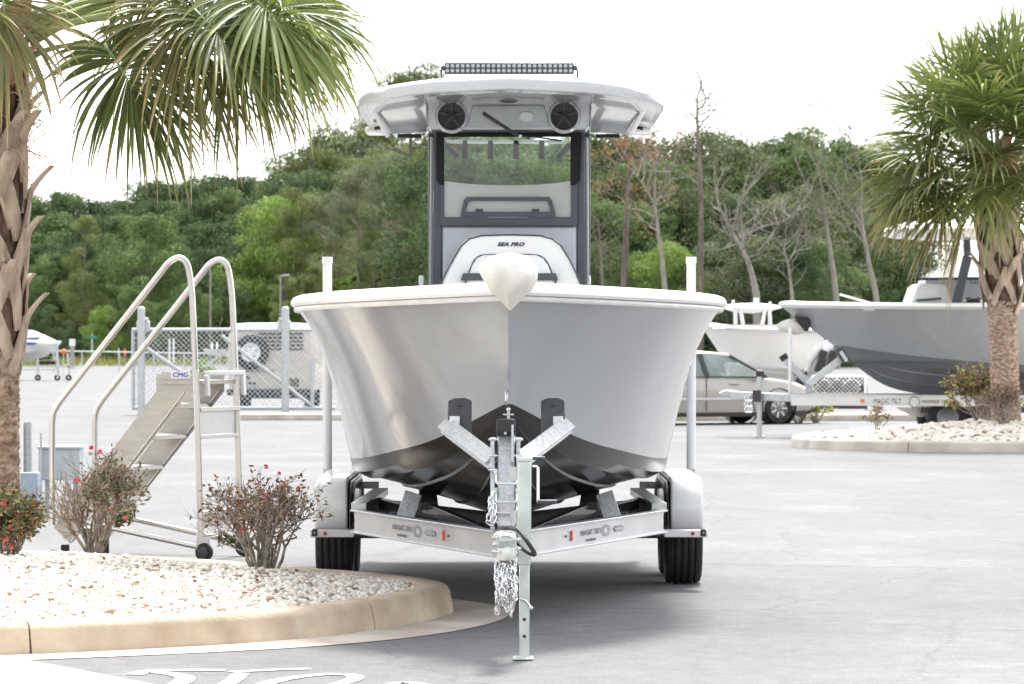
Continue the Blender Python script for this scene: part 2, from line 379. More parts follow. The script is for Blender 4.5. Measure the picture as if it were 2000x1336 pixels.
def raw_mesh(name, V, F, material, parent=None, smooth=True, attr=None):
    me = bpy.data.meshes.new(name); nf, k = F.shape
    me.vertices.add(len(V)); me.vertices.foreach_set('co', V.astype(np.float32).ravel())
    me.loops.add(nf * k); me.loops.foreach_set('vertex_index', F.astype(np.int32).ravel())
    me.polygons.add(nf); me.polygons.foreach_set('loop_start', np.arange(0, nf * k, k, dtype=np.int32))
    try: me.polygons.foreach_set('loop_total', np.full(nf, k, dtype=np.int32))
    except Exception: pass
    if smooth: me.polygons.foreach_set('use_smooth', np.ones(nf, dtype=bool))
    if attr is not None:
        at = me.attributes.new('along', 'FLOAT', 'POINT'); at.data.foreach_set('value', attr.astype(np.float32))
    me.update(calc_edges=True); me.validate(); me.materials.append(material)
    ob = bpy.data.objects.new(name, me); COL.objects.link(ob)
    if parent is not None: ob.parent = parent
    return ob
def stone_mat():
    m = bpy.data.materials.new('white_marble_gravel'); m.use_nodes = True; nt = m.node_tree; b = nt.nodes['Principled BSDF']
    ge = nd(nt, 'ShaderNodeNewGeometry'); r = nd(nt, 'ShaderNodeValToRGB'); e = r.color_ramp.elements
    stops = [(0, (.82, .79, .73)), (.3, (.84, .81, .75)), (.62, (.86, .84, .79)), (.84, (.72, .65, .56)), (.93, (.42, .36, .3)), (.975, (.36, .2, .12)), (1, (.25, .2, .17))]
    while len(e) < len(stops): e.new(.5)
    for i, (p, c) in enumerate(stops): e[i].position = p; e[i].color = (*c, 1)
    nt.links.new(ge.outputs['Random Per Island'], r.inputs[0])
    tc = nd(nt, 'ShaderNodeTexCoord'); n = nd(nt, 'ShaderNodeTexNoise'); n.inputs['Scale'].default_value = 25; nt.links.new(tc.outputs['Object'], n.inputs['Vector'])
    r2 = nd(nt, 'ShaderNodeValToRGB'); r2.color_ramp.elements[0].position = .35; r2.color_ramp.elements[0].color = (.8, .74, .66, 1); r2.color_ramp.elements[1].position = .6; r2.color_ramp.elements[1].color = (1, 1, 1, 1)
    nt.links.new(n.outputs[0], r2.inputs[0])
    x = nd(nt, 'ShaderNodeMix', data_type='RGBA', blend_type='MULTIPLY'); x.inputs[0].default_value = 1
    nt.links.new(r.outputs[0], x.inputs[6]); nt.links.new(r2.outputs[0], x.inputs[7]); nt.links.new(x.outputs[2], b.inputs['Base Color'])
    b.inputs['Roughness'].default_value = .8; return m
STONE = stone_mat()
BED = mat('gravel_fines', (0.66, 0.62, 0.55), .9, scale=30, col2=(.75, .70, .62), bump=.6, bscale=60)
LITTER = mat('leaf_litter', (0.16, 0.09, 0.05), .9, scale=30, col2=(.4, .24, .13))
def bed(poly, hfun, n, smin, smax, region, seed, label, litter=250):
    rs = np.random.RandomState(seed); iv, fv = ico()
    pts = []
    x0, x1, y0, y1 = region
    while len(pts) < n:
        x = rs.uniform(x0, x1); y = rs.uniform(y0, y1)
        if inside(poly, x, y): pts.append((x, y))
    V = []; F = []; o = 0
    for (x, y) in pts:
        s = rs.uniform(smin, smax) * (1.35 if rs.rand() < .08 else 1)
        sc_ = np.array([s * rs.uniform(.8, 1.3), s * rs.uniform(.7, 1.2), s * rs.uniform(.5, .8)])
        a = rs.uniform(0, 6.28); ca, sa = math.cos(a), math.sin(a); t = rs.normal(0, .35)
        v = iv * (1 + rs.normal(0, .12, (12, 1))) * sc_
        ct, st = math.cos(t), math.sin(t)
        v = np.stack([v[:, 0] * ct - v[:, 2] * st, v[:, 1], v[:, 0] * st + v[:, 2] * ct], 1)
        v = np.stack([v[:, 0] * ca - v[:, 1] * sa, v[:, 0] * sa + v[:, 1] * ca, v[:, 2]], 1)
        V.append(v + np.array([x, y, hfun(x, y) + rs.uniform(0, smax * .7)])); F.append(fv + o); o += 12
    ob = raw_mesh('gravel', np.concatenate(V), np.concatenate(F), STONE); tag(ob, label, 'gravel', kind='stuff')
    m = MB(); rr = random.Random(seed)
    for i in range(litter):
        x, y = pts[rr.randrange(n)]; z = hfun(x, y) + smax * 1.1; a = rr.uniform(0, 6.28); l = rr.uniform(.008, .026)
        u = Vector((math.cos(a), math.sin(a), rr.gauss(0, .5))) * l; w = Vector((-math.sin(a), math.cos(a), rr.gauss(0, .5))) * l * .45
        c = Vector((x, y, z)); m.add([c - u, c + w, c + u, c - w], [(0, 1, 2, 3)])
    if litter: tag(m.build('leaf_litter', LITTER, smooth=0), 'scattered brown dead leaves lying on ' + label.split(' filling ')[-1], 'dead leaves', kind='stuff')
    # the soil under the stones
    x0, x1 = (min(p.x for p in poly), max(p.x for p in poly)); y0, y1 = (min(p.y for p in poly), max(p.y for p in poly))
    m = MB(); N = 90; rows = []
    for i in range(N + 1):
        y = y0 + (y1 - y0) * i / N; rows.append([(x0 + (x1 - x0) * j / N, y, hfun(x0 + (x1 - x0) * j / N, y)) for j in range(N + 1)])
    base = len(m.v); m.v = [p for r_ in rows for p in r_]
    for i in range(N):
        for j in range(N):
            q = (i * (N + 1) + j, i * (N + 1) + j + 1, (i + 1) * (N + 1) + j + 1, (i + 1) * (N + 1) + j)
            if all(inside(poly, m.v[k][0], m.v[k][1]) for k in q): m.f.append(q); m.mi.append(0)
    tag(m.build('gravel_bed', BED), kind='structure')
    return pts
poly1 = offset_line(line1, -.17)
def h1(x, y):
    d = edge_dist(poly1, x, y); return .115 + .14 * min(1, d / 1.4) ** .7 + .012 * math.sin(x * 5.1 + y * 3.3) * min(1, d)
bed(poly1, h1, 31000, .012, .026, (-5.6, -.4, 18.2, 25.9), 5, 'white marble gravel filling the near planting island')
rk = MB(); iv, fv = ico(); c = pt(538, 1171, 20.9)
rk.add([(c.x + p[0] * .024, c.y + p[1] * .022, c.z + p[2] * .034) for p in iv], [tuple(f) for f in fv])
tag(rk.build('rock', mat('orange_rock', (0.45, 0.2, 0.07), .8, col2=(.6, .33, .15), scale=30), smooth=0), 'small orange brown rock on the white gravel near the kerb', 'rock')

# far island (right) and distant kerb strips
isl2 = [(22, 53.0), (12, 53.3), (7.5, 53.5), (5.8, 53.9), (4.9, 54.6), (4.45, 55.8), (4.5, 57.2), (5.1, 58.6), (6.4, 59.8), (8.5, 60.4), (12, 60.6), (22, 60.7)]
line2 = catmull([Vector((x, y, 0)) for x, y in reversed(isl2)], 8)
kerb(line2, [nearest(line2, 12, 60.6), nearest(line2, 4.45, 55.8), nearest(line2, 5.95, 53.85), nearest(line2, 12, 53.3)], 'kerb', material=CONC2)
poly2 = offset_line(line2, -.17)
def h2(x, y):
    d = edge_dist(poly2, x, y); return .12 + .22 * min(1, d / 2.5)
bed(poly2, h2, 10500, .03, .06, (4.4, 11.5, 53.2, 60.7), 8, 'white gravel filling the far planting island', litter=120)
for nm, (xa, xb, ya, yb) in {'a': (-6.1, -3.4, 75.5, 77.0), 'b': (3.4, 9.6, 75, 77.5)}.items():
    m = MB(); m.box(((xa + xb) / 2, (ya + yb) / 2, .06), (xb - xa, yb - ya, .15))
    tag(m.build('kerb_strip', CONC2, bevel=.03), kind='structure')

# painted pavement lettering (only its top is in view)
def stroke(m, pts, w):
    P = catmull([gp(*p) for p in pts], 8)
    for s in (0,): pass
    L = offset_line(P, w / 2); Rr = offset_line(P, -w / 2)
    m.grid([[p + Vector((0, 0, .004)) for p in L], [p + Vector((0, 0, .004)) for p in Rr]])
m = MB()
stroke(m, [(262, 1319), (285, 1312), (330, 1310), (440, 1310)], .10)
stroke(m, [(300, 1313), (345, 1319), (362, 1326), (345, 1338), (300, 1350)], .10)
tag(m.build('painted_letter', PAINT, smooth=0), 'white painted pavement character near the concrete slab corner', 'road marking', 'painted letters on the asphalt')
m = MB(); stroke(m, [(452, 1314), (520, 1310), (605, 1307)], .09); stroke(m, [(470, 1316), (458, 1328), (430, 1345)], .09)
tag(m.build('painted_letter', PAINT, smooth=0), 'white painted pavement character with a long top bar, between the others', 'road marking', 'painted letters on the asphalt')
m = MB(); stroke(m, [(470, 1365), (510, 1340), (570, 1325), (640, 1318), (688, 1320), (690, 1328), (650, 1340), (560, 1365)], .09)
tag(m.build('painted_letter', PAINT, smooth=0), 'rounded white painted pavement character right of the long bar', 'road marking', 'painted letters on the asphalt')
m = MB(); stroke(m, [(760, 1345), (785, 1335), (820, 1338)], .11)
tag(m.build('painted_letter', PAINT, smooth=0), 'white painted pavement character nearest the trailer jack', 'road marking', 'painted letters on the asphalt')
# ------------------------------------------------------------------ boats
def lerp(a, b, t): return a + (b - a) * t
class Hull:
    """long rows from stem to transom; local y aft of the stem head, x to port/starboard, z up"""
    def __init__(s, L=7.6, B=1.325, Bc=1.07, zs=(1.888, 1.845), zst=1.25, y0=0.5, zc=(1.25, .99, .84, .79), zk=(1.25, .86, .68, .56, .52), sheer=(3.4, 2.8, .86), chine=(4.5, 1.8, 1.0)):
        s.L, s.B, s.Bc, s.zs_, s.zst, s.y0, s.zc_, s.zk_, s.sh, s.ch = L, B, Bc, zs, zst, y0, zc, zk, sheer, chine
    def zs(s, y): return s.zs_[1] + (s.zs_[0] - s.zs_[1]) * math.exp(-y / 1.0)
    def zc(s, y):
        if y <= s.y0: return s.zst
        g_ = min(.5, y - s.y0); q = [y + g_ * k / 4 for k in range(-4, 5)]
        return float(np.mean(np.interp(q, [s.y0, s.y0 + 1.0, s.y0 + 2.5, s.y0 + 3.5, s.L], list(s.zc_) + [s.zc_[-1]])))
    def zk(s, y):
        g_ = min(.4, max(0, y - s.y0)); q = [y + g_ * k / 4 for k in range(-4, 5)]
        return float(np.mean(np.interp(q, [s.y0, s.y0 + .5, s.y0 + 1.0, s.y0 + 1.8, s.y0 + 2.8, s.L], list(s.zk_) + [s.zk_[-1] - .02])))
    def br(s, t, y):
        e = t ** 1.35
        Lt, p, q = (lerp(s.ch[i], s.sh[i], e) for i in range(3)); B = s.Bc + (s.B - s.Bc) * (.6 * t + .4 * t ** 5)
        y0 = s.y0 * (1 - t); v = max(0.0, min(1.0, (y - y0) / Lt))
        return B * (1 - (1 - v) ** p) ** q * (1 - .03 * max(0, y - 4.5) / 3)
    def side(s, t, y):
        z = s.zc(y) + (s.zs(y) - s.zc(y)) * t
        return s.br(t, y), z
    def cols(s, y0, n=44): return [y0 + (s.L - y0) * (i / n) ** 2.0 for i in range(n + 1)]
    def rows_side(s, ts, n=44):
        out = []
        for t in ts:
            out.append([(s.side(t, y)[0], y, s.side(t, y)[1]) for y in s.cols(s.y0 * (1 - t), n)])
        return out
    def rows_bottom(s, fs, n=44):
        out = []
        for f, dz, dx in fs:
            r = []
            for i, y in enumerate(s.cols(s.y0, n)):
                b = s.br(0, y); k = min(1, (y - s.y0) / .8)
                r.append((b * f + dx * k * min(1, b * 4), y, s.zk(y) + (s.zc(y) - s.zk(y)) * f ** 1.08 + dz * k))
            out.append(r)
        return out
def build_hull(H, tr, parent, boot, gel, gelb, cap_mat, rail_mat, hull_name='hull'):
    """tr maps local (x, y, z) to the place"""
    def both(rows):
        m = MB()
        for sgn in (1, -1):
            m.grid([[tr(x * sgn, y, z) for x, y, z in r] for r in rows], flip=sgn < 0)
        return m
    both(H.rows_side([boot, .14, .2, .3, .4, .5, .6, .7, .78, .85, .9, .94, .97, 1.0])).build(hull_name, gel, parent, smooth=14, doubles=True)
    fs = [(0, 0, 0), (.32, 0, 0), (.36, -.006, .0), (.365, .008, 0), (.64, 0, 0), (.69, -.006, .0), (.695, .01, 0), (.90, 0, 0), (.91, -.016, 0), (1.0, -.004, 0)]
    rb = H.rows_bottom(fs); rb[-1] = H.rows_side([0.0])[0]
    both(rb + H.rows_side([boot])[0:1]).build('hull_bottom', gelb, parent, smooth=25, doubles=True)
    # transom
    m = MB(); e = [(0, H.zk(H.L))] + [(H.br(0, H.L), H.zc(H.L))] + [H.side(t, H.L) for t in (.3, .6, .85, 1.0)]
    poly = [tr(-x, H.L - .003, z) for x, z in reversed(e)] + [tr(x, H.L - .003, z) for x, z in e[1:]]
    m.f.append(tuple(range(len(poly)))); m.mi.append(0); m.v = [tuple(p) for p in poly]
    m.build('transom', gel, parent)
    # deck cap following the sheer, and the rub rail below it
    ys = [H.L * (i / 70) ** 2.0 for i in range(71)]
    sh = [Vector((H.side(1, y)[0], y, H.zs(y))) for y in ys]
    def ring(prof):
        rows = []
        for off, dz in prof:
            r = []
            for i, p in enumerate(sh):
                t = (sh[min(i + 1, 70)] - sh[max(i - 1, 0)]); t.z = 0; t.normalize()
                n = Vector((t.y, -t.x, 0)) if i else Vector((0, -1, 0))
                q = p + n * off; q.x = max(0, q.x)
                if off < 0 and i < 12: q.y = max(q.y, -off * .8); 
                r.append((q.x, q.y, p.z + dz))
            rows.append(r)
        return rows
    cp = ring([(.004, .016), (.034, .02), (.046, .035), (.044, .055), (.03, .074), (.0, .086), (-.06, .094), (-.16, .1), (-.26, .1), (-.29, .09), (-.3, .02), (-.31, -.06)])
    both(cp).build('deck_cap', cap_mat, parent, smooth=40, doubles=True)
    both(ring([(-.002, -.012), (.02, -.014), (.027, -.004), (.027, .006), (.02, .016), (.002, .0165)])).build('rub_rail', rail_mat, parent, smooth=40, doubles=True)
    m = MB(); fl = [tr(H.br(.6, y) - .3 if H.br(.6, y) > .35 else .02, y, 1.15 + H.zk_[-1] - .52) for y in ys[14:]]; fr = [tr(-(H.br(.6, y) - .3) if H.br(.6, y) > .35 else -.02, y, 1.15 + H.zk_[-1] - .52) for y in ys[14:]]
    m.grid([fl, fr]); m.build('deck_floor', cap_mat, parent)
    return sh

# ---- the boat in front ----
AX = -0.02; BD = 19.6
boat = thing('center_console_boat', (AX, BD, 0), 'large grey boat with black bottom and hardtop, bow toward the viewer on its trailer', 'boat')
H1 = Hull()
T1 = lambda x, y, z: (AX + x, BD + y, z)
build_hull(H1, T1, boat, .085, GEL, GELB, WHITE, mat('rub_rail_vinyl', (.62, .6, .57), .35, coat=.3))
# navigation lights set in the deck edge
for px in (692, 1293):
    c = pt(px, 590, 21.2); m = MB(); m.box((c.x, c.y - .02, c.z), (.05, .03, .028)); m.box((c.x, c.y - .036, c.z), (.03, .012, .014), mi=1)
    m.build('navigation_light', [CHR, REDL if px < 1000 else mat('green_lens', (.02, .2, .06), .2)], boat, bevel=.004)
# bow eye
m = MB(); e = pt(993, 790, 19.98); m.tube([e + Vector((-.012, .06, .0)), e + Vector((-.012, -.02, 0)), e + Vector((-.012, -.045, .02)), e + Vector((-.012, -.045, .05)), e + Vector((-.012, -.02, .07)), e + Vector((-.012, .06, .07))], .007)
m.build('bow_eye', CHR, boat)

# ---- console ----
CD = 24.2
def C(px, py, d=CD): return pt(px, py, d)
m = MB()
m.prism([C(863, 441), C(863, 800), C(1127, 800), C(1127, 441)], (0, 1.0, 0))
m.build('console', PALE, boat, bevel=.02)
# side frame posts with a bright outer edge
for s_, xs in ((-1, (847, 864)), (1, (1126, 1142))):
    m = MB(); m.prism([C(xs[0], 255), C(xs[0] - 2 * (s_ < 0), 640), C(xs[1] + 2 * (s_ > 0), 640), C(xs[1], 255)], (0, .09, 0))
    m.build('frame_post', SLATE, boat, bevel=.012)
    x = 843.5 if s_ < 0 else 1145.5
    m = MB(); m.tube([C(x, 268, 24.26), C(x - 2.5 * (s_ < 0) + 2.5 * (s_ > 0), 640, 24.3)], .012, 10); m.build('frame_edge_tube', GEL, boat)
    m = MB(); m.tube([C(x, 262, 25.4), C(x, 660, 25.4)], .028, 12); m.build('hardtop_post', BLKM, boat)
    m = MB(); m.tube([C(x, 252, 26.4), C(x, 660, 26.4)], .028, 12); m.build('hardtop_post', BLKM, boat)
    m = MB(); c = C(823 if s_ < 0 else 1149, 548, 24.4); m.box(c, (.035, .05, .07)); m.build('grab_rail_foot', WHITE, boat, bevel=.01)
# windshield: black printed border (thicker at the top) and lower frame, then the panes
def frame_poly(outer, inner, y, th, name, material, par):
    m = MB(); n = len(outer)
    a = [Vector((p.x, y, p.z)) for p in outer]; b = [Vector((p.x, y, p.z)) for p in inner]; dv = Vector((0, th, 0))
    m.v = [tuple(p) for p in a + b + [p + dv for p in a] + [p + dv for p in b]]
    for i in range(n):
        j = (i + 1) % n
        m.f += [(i, j, n + j, n + i), (2 * n + i, 3 * n + i, 3 * n + j, 2 * n + j), (i, 2 * n + i, 2 * n + j, j), (n + i, n + j, 3 * n + j, 3 * n + i)]
        m.mi += [0] * 4
    return m.build(name, material, par, smooth=30)
def rrect(x0, y0, x1, y1, r, d=CD, k=4, tl=None, bl=None):
    pts = []
    for cx, cy, a0, rr_ in ((x0, y0, 180, tl or r), (x1, y0, 270, tl or r), (x1, y1, 0, bl or r), (x0, y1, 90, bl or r)):
        ox = cx + (rr_ if cx == x0 else -rr_); oy = cy + (rr_ if cy == y0 else -rr_)
        for i in range(k + 1):
            a = R(a0 + 90 * i / k); pts.append(C(ox + rr_ * math.cos(a), oy + rr_ * math.sin(a), d))
    return pts
wf = frame_poly(rrect(860, 258, 1128, 441, 6), rrect(868, 265, 1115, 425, 5), CD - .03, .05, 'windshield_frame', SLATE, boat)
frit_o = [C(852, 250), C(1136, 250), C(1133, 352), C(1124, 362), C(1114, 362), C(1114, 268), C(868, 268), C(868, 362), C(860, 362), C(853, 352)]
m = MB(); m.v = [tuple(Vector((p.x, CD - .036, p.z))) for p in frit_o]; m.v += [tuple(Vector((p.x, CD - .032, p.z))) for p in frit_o]
n = len(frit_o); m.f = [tuple(range(n)), tuple(range(2 * n - 1, n - 1, -1))] + [(i, i + n, (i + 1) % n + n, (i + 1) % n) for i in range(n)]; m.mi = [0] * len(m.f)
m.build('windshield_border', mat('black_ceramic_print', (.008, .008, .009), .5, spec=.2), boat)
m = MB(); gl = rrect(866, 264, 1117, 427, 3); m.prism([Vector((p.x, CD - .012, p.z)) for p in gl], (0, .005, 0)); m.build('windshield_pane', GLASS, boat)
m = MB(); arc = [(868, 354), (900, 358), (940, 361), (992, 362.5), (1045, 361), (1085, 358), (1115, 354), (1115, 424), (868, 424)]
m.prism([Vector((C(*p).x, CD - .016, C(*p).z)) for p in arc], (0, .002, 0)); m.build('protective_film', FILM, boat)
vo = [C(899, 424), C(906, 392), C(912, 385), C(1072, 385), C(1078, 392), C(1086, 424)]; vi = [C(909, 414), C(915, 395), C(919, 392.5), C(1066, 392.5), C(1070, 395), C(1076, 414)]
frame_poly(vo, vi, CD - .045, .03, 'vent_hatch_frame', SLATE, boat)
for px in (936, 1046):
    m = MB(); c = C(px, 411); m.box((c.x, CD - .05, c.z), (.05, .02, .018)); m.build('hatch_latch', BLKM, boat, bevel=.003)
# forward lounge seat: pale arch back rest with an inner cushion
SD = 23.45
def S(px, py, d=SD): return pt(px, py, d)
arch = catmull([S(858, 570), S(868, 545), S(884, 510), S(900, 480), S(915, 466), S(940, 459.5), S(997, 458), S(1055, 459.5), S(1080, 466), S(1097, 480), S(1112, 510), S(1128, 545), S(1138, 570)], 5)
inner = catmull([S(902, 570), S(910, 545), S(921, 516), S(930, 503), S(944, 497), S(975, 496), S(1018, 496), S(1048, 497), S(1062, 503), S(1072, 516), S(1084, 545), S(1092, 570)], 5)
m = MB(); m.prism([p for p in arch], (0, .7, 0)); m.build('seat_surround', CUSH, boat, bevel=.02)
m = MB(); m.prism([p + Vector((0, -.004, 0)) for p in inner], (0, .01, 0)); m.build('seat_seam', INKD, boat)
inn2 = [S(992 + (q[0] - 992) * .972, q[1] + 1.2) for q in [(902, 570), (910, 545), (921, 516), (930, 503), (944, 497), (1048, 497), (1062, 503), (1072, 516), (1084, 545), (1092, 570)]]
m = MB(); m.prism([Vector((p.x, SD - .045, p.z)) for p in inn2], (0, .05, 0)); m.build('seat_back_cushion', CUSH, boat, bevel=.018)
m = MB(); m.prism([Vector((p.x, SD - .06, p.z)) for p in [S(905, 534), S(1085, 534), S(1090, 548), S(900, 548)]], (0, .05, 0)); m.build('cushion_dark_gap', SLATE, boat)  # solid dark strip stands in for the shade of the seat gap
m = MB(); sm = catmull([S(861, 560), S(872, 535), S(888, 505), S(903, 481), S(918, 468), S(942, 461.5), S(997, 460), S(1053, 461.5), S(1077, 468), S(1094, 481), S(1109, 505), S(1124, 535), S(1135, 560)], 5)
m.tube([p + Vector((0, -.003, 0)) for p in [S(992 + (q[0] - 992) * 1.012, q[1] - 1.5) for q in [(861, 560), (872, 535), (888, 505), (903, 481), (918, 468), (942, 461.5), (997, 460), (1053, 461.5), (1077, 468), (1094, 481), (1109, 505), (1124, 535), (1135, 560)]]], .005, 6); m.build('seat_piping', INKD, boat)
text_obj('lettering', 'SEA PRO', facing(S(997, 477.5) + Vector((0, -.004, 0)), (1, 0, 0), (0, 0, 1)), .034, INKD, boat, shear=.35, bold=.0016, sx=1.35)

# ---- hardtop ----
def ztop(x): return 3.368 - .10 * abs(x / 1.0) ** 2.0
HW, HY0, HY1 = 1.02, 22.95, 26.3
def ht_outline(n=64):
    out = []
    for i in range(n):
        a = 2 * math.pi * i / n; c, s_ = math.cos(a), math.sin(a)
        x = math.copysign(abs(c) ** .27, c) * HW; y = math.copysign(abs(s_) ** .34, s_)
        out.append((x, (HY0 + HY1) / 2 + y * (HY1 - HY0) / 2))
    return out
ol = ht_outline(96); cy_ = (HY0 + HY1) / 2
def ring_at(k, dz, sx=1.0):
    # k insets towards the centre line, dz below the arched top
    return [Vector((AX + .01 + x * k * sx, cy_ + (y - cy_) * (1 - (1 - k) * .6), ztop(x * k) + dz)) for x, y in ol]
m = MB()
rings = [ring_at(.02, .0), ring_at(.35, .0), ring_at(.65, 0), ring_at(.85, 0), ring_at(.95, -.006), ring_at(.985, -.02), ring_at(1.0, -.045), ring_at(.998, -.075), ring_at(.985, -.092), ring_at(.95, -.098)]
m.grid(rings, closed=True); m.f.append(tuple(range(96))); m.mi.append(0)
m.build('hardtop', mat('light_grey_gelcoat', (.47, .475, .485), .3, var=.02, coat=.4), boat, smooth=40)
m = MB()
zu = lambda x: ztop(x) - .098
rings = [ring_at(.95, -.0975), ring_at(.9, -.1), ring_at(.86, -.106), ring_at(.8, -.11), ring_at(.5, -.112), ring_at(.02, -.113)]
m.grid(rings, closed=True); m.f.append(tuple(9 * 0 + 5 * 96 + i for i in range(96))); m.mi.append(0)
m.build('hardtop_underside', SILV, boat, smooth=40)
# side wings hanging under the hardtop edges: shallow lockers with sloping faces
for s_ in (-1, 1):
    def W(px, py, d): return pt(993.5 + s_ * (px - 993.5), py, d)
    m = MB()
    f = [W(1150, 200, 23.9), W(1258, 210, 23.9), W(1226, 262, 24.3), W(1150, 257, 24.3)]
    bk = [W(1154, 208, 26.0), W(1246, 214, 26.0), W(1220, 262, 26.0), W(1152, 259, 26.0)]
    m.add([tuple(p) for p in f + bk], [(0, 1, 2, 3), (7, 6, 5, 4), (0, 4, 5, 1), (1, 5, 6, 2), (2, 6, 7, 3), (3, 7, 4, 0)])
    m.build('overhead_locker', mat('mid_grey_gelcoat', (.23, .24, .25), .18, coat=.8, bump=.02, bscale=5), boat, bevel=.015)
    m = MB(); m.bar(W(1262, 208, 23.85), W(1230, 266, 24.25), .03, .022, up=(0, 1, 0)); m.build('locker_trim', WHITE, boat, bevel=.005)
    m = MB(); m.bar(W(1262, 205, 25.6), W(1228, 266, 25.9), .035, .04, up=(0, 1, 0)); m.build('locker_strut', BLKM, boat, bevel=.005)
    for k in range(3):
        m = MB(); c = W(1262 - 8 * k, 222 + 13 * k, 25.2); m.tube([c + Vector((-.02 * s_, 0, 0)), c + Vector((.035 * s_, 0, -.012))], .012, 8); m.build('rod_clip', BLK, boat)
    m = MB(); m.box(W(1250, 256, 25.7), (.17, .3, .05)); m.build('outrigger_base', WHITE, boat, bevel=.02)
    m = MB(); m.box(W(1187, 266, 25.0), (.165, .1, .026)); m.build('light_slot', BLK, boat, bevel=.004)
    m = MB(); m.box(W(1150, 222, 24.0), (.016, .05, .17)); m.build('wing_bracket', BLKM, boat, bevel=.004)
    m = MB(); m.bar(W(1180, 199, 23.8), W(1213, 205, 23.9), .03, .012); m.build('underside_recess', INK, boat)
# speaker fairing across the console top
FD = 23.85
def F(px, py, d=FD): return pt(px, py, d)
fo = catmull([F(836, 253), F(835, 225), F(839, 196), F(856, 184), F(890, 178), F(940, 174), F(994, 173), F(1048, 174), F(1098, 178), F(1132, 184), F(1149, 196), F(1152, 225), F(1150, 253)], 5)
m = MB(); m.prism(fo, (0, .45, 0)); m.build('speaker_fairing', SILV, boat, bevel=.025)
for cx in (882, 1102):
    c = F(cx, 228); a = Vector((0, -1, 0)); r_ = 27 * FD / FPX
    m = MB(); m.lathe(c + Vector((0, .0, 0)), a, [(r_ * 1.22, -.01), (r_ * 1.2, .012), (r_ * 1.04, .03), (r_ * 1.0, .028), (r_ * .99, .0)], 36); m.build('speaker_pod', SILV, boat)
    sp = MB(); sp.lathe(c, a, [(r_, .022), (r_ * .93, .03), (r_ * .86, .018), (r_ * .45, .008), (r_ * .3, .02), (r_ * .02, .026)], 32); so = sp.build('speaker', BLK, boat)
    m = MB(); m.lathe(c, a, [(r_ * .98, .028), (r_ * .95, .033), (r_ * .9, .028)], 32); m.build('speaker_ring', INKD, so)
    m = MB()
    for k in range(5):
        t = R(90 + 72 * k); m.bar(c + Vector((math.cos(t) * r_ * .28, -.024, math.sin(t) * r_ * .28)), c + Vector((math.cos(t) * r_ * .9, -.026, math.sin(t) * r_ * .9)), .009, .004, up=(0, 1, 0))
    m.build('speaker_grille', INKD, so)
m = MB(); pn = [F(924, 205), F(1062, 205), F(1066, 215), F(1072, 240), F(1076, 249), F(908, 249), F(914, 240), F(920, 215)]
m.prism([p + Vector((0, -.012, 0)) for p in pn], (0, .02, 0)); m.build('fairing_panel', mat('mid_grey_gelcoat', (.23, .24, .25)), boat, bevel=.006)
m = MB(); c = F(1028, 228.5); m.lathe(c + Vector((0, -.012, 0)), (0, -1, 0), [(.052, 0), (.052, .006), (.046, .009), (.044, .005), (.001, .005)], 30)
for v_i in range(len(m.v)): m.v[v_i] = (m.v[v_i][0], m.v[v_i][1], c.z + (m.v[v_i][2] - c.z) * .68)
m.build('round_emblem', SILV, boat)
m = MB(); lp = [F(993 + 21 * math.cos(t) * (1 if abs(math.cos(t)) > .5 else .95), 194 + 7.5 * math.sin(t)) for t in [2 * math.pi * k / 20 for k in range(20)]]
m.prism([p + Vector((0, -.035, 0)) for p in lp], (0, .05, 0)); lo = m.build('spreader_light', BLKM, boat, bevel=.004)
for k in range(4):
    c = F(981.5 + 7.8 * k, 194.5); m = MB(); m.box((c.x, c.y - .037, c.z), (.019, .008, .019)); m.build('led_lens', LENS, lo)
m = MB(); m.box(F(993, 181, 23.83), (.12, .03, .016)); m.build('top_label_plate', INK, boat, bevel=.003)
# wiper
m = MB(); m.bar(F(943, 220, 23.72), F(1013, 266, 23.74), .022, .022); m.build('wiper_arm', BLK, boat, bevel=.004)
m = MB(); m.cyl(F(1016, 266, 23.76), F(1016, 266, 24.0), .012); m.build('wiper_pivot', CHR, boat)
m = MB(); m.tube([F(1010, 264.5, 24.1), F(1050, 268, 24.1), F(1097, 275, 24.12)], .006, 6); m.build('wiper_blade', BLK, boat)
# light bar
LD = 23.5
def Lb(px, py): return pt(px, py, LD)
lb = MB(); lb.prism([Lb(868, 122.5), Lb(1121, 122.5), Lb(1121, 144.5), Lb(868, 144.5)], (0, .07, 0)); lbo = lb.build('light_bar', BLKM, boat, bevel=.006)
tmpl = None
for r_ in range(2):
    for k in range(25):
        c = Lb(873.5 + 10.05 * k, 128.6 + 9.6 * r_)
        if tmpl is None:
            m = MB(); m.lathe((0, 0, 0), (0, -1, 0), [(.0122, -.002), (.0122, .004), (.009, .006), (.001, .007)], 14); tmpl = m.build('led_lens', LENS, lbo, base=(0, 0, 0)); l_ = tmpl
        else: l_ = inst(tmpl, lbo, (0, 0, 0))
        l_.location = Vector((c.x, c.y - .002, c.z)) - (lbo.location + boat.location)
for px, pq in ((866, 862), (1123, 1128)):
    m = MB(); m.tube([Lb(px, 133), Lb(pq, 137), Lb(pq, 156)], .006, 8); m.box(Lb(pq, 156), (.05, .05, .008)); m.ball(Lb(px, 133), .018, 5); m.build('light_bar_bracket', BLKM, boat)
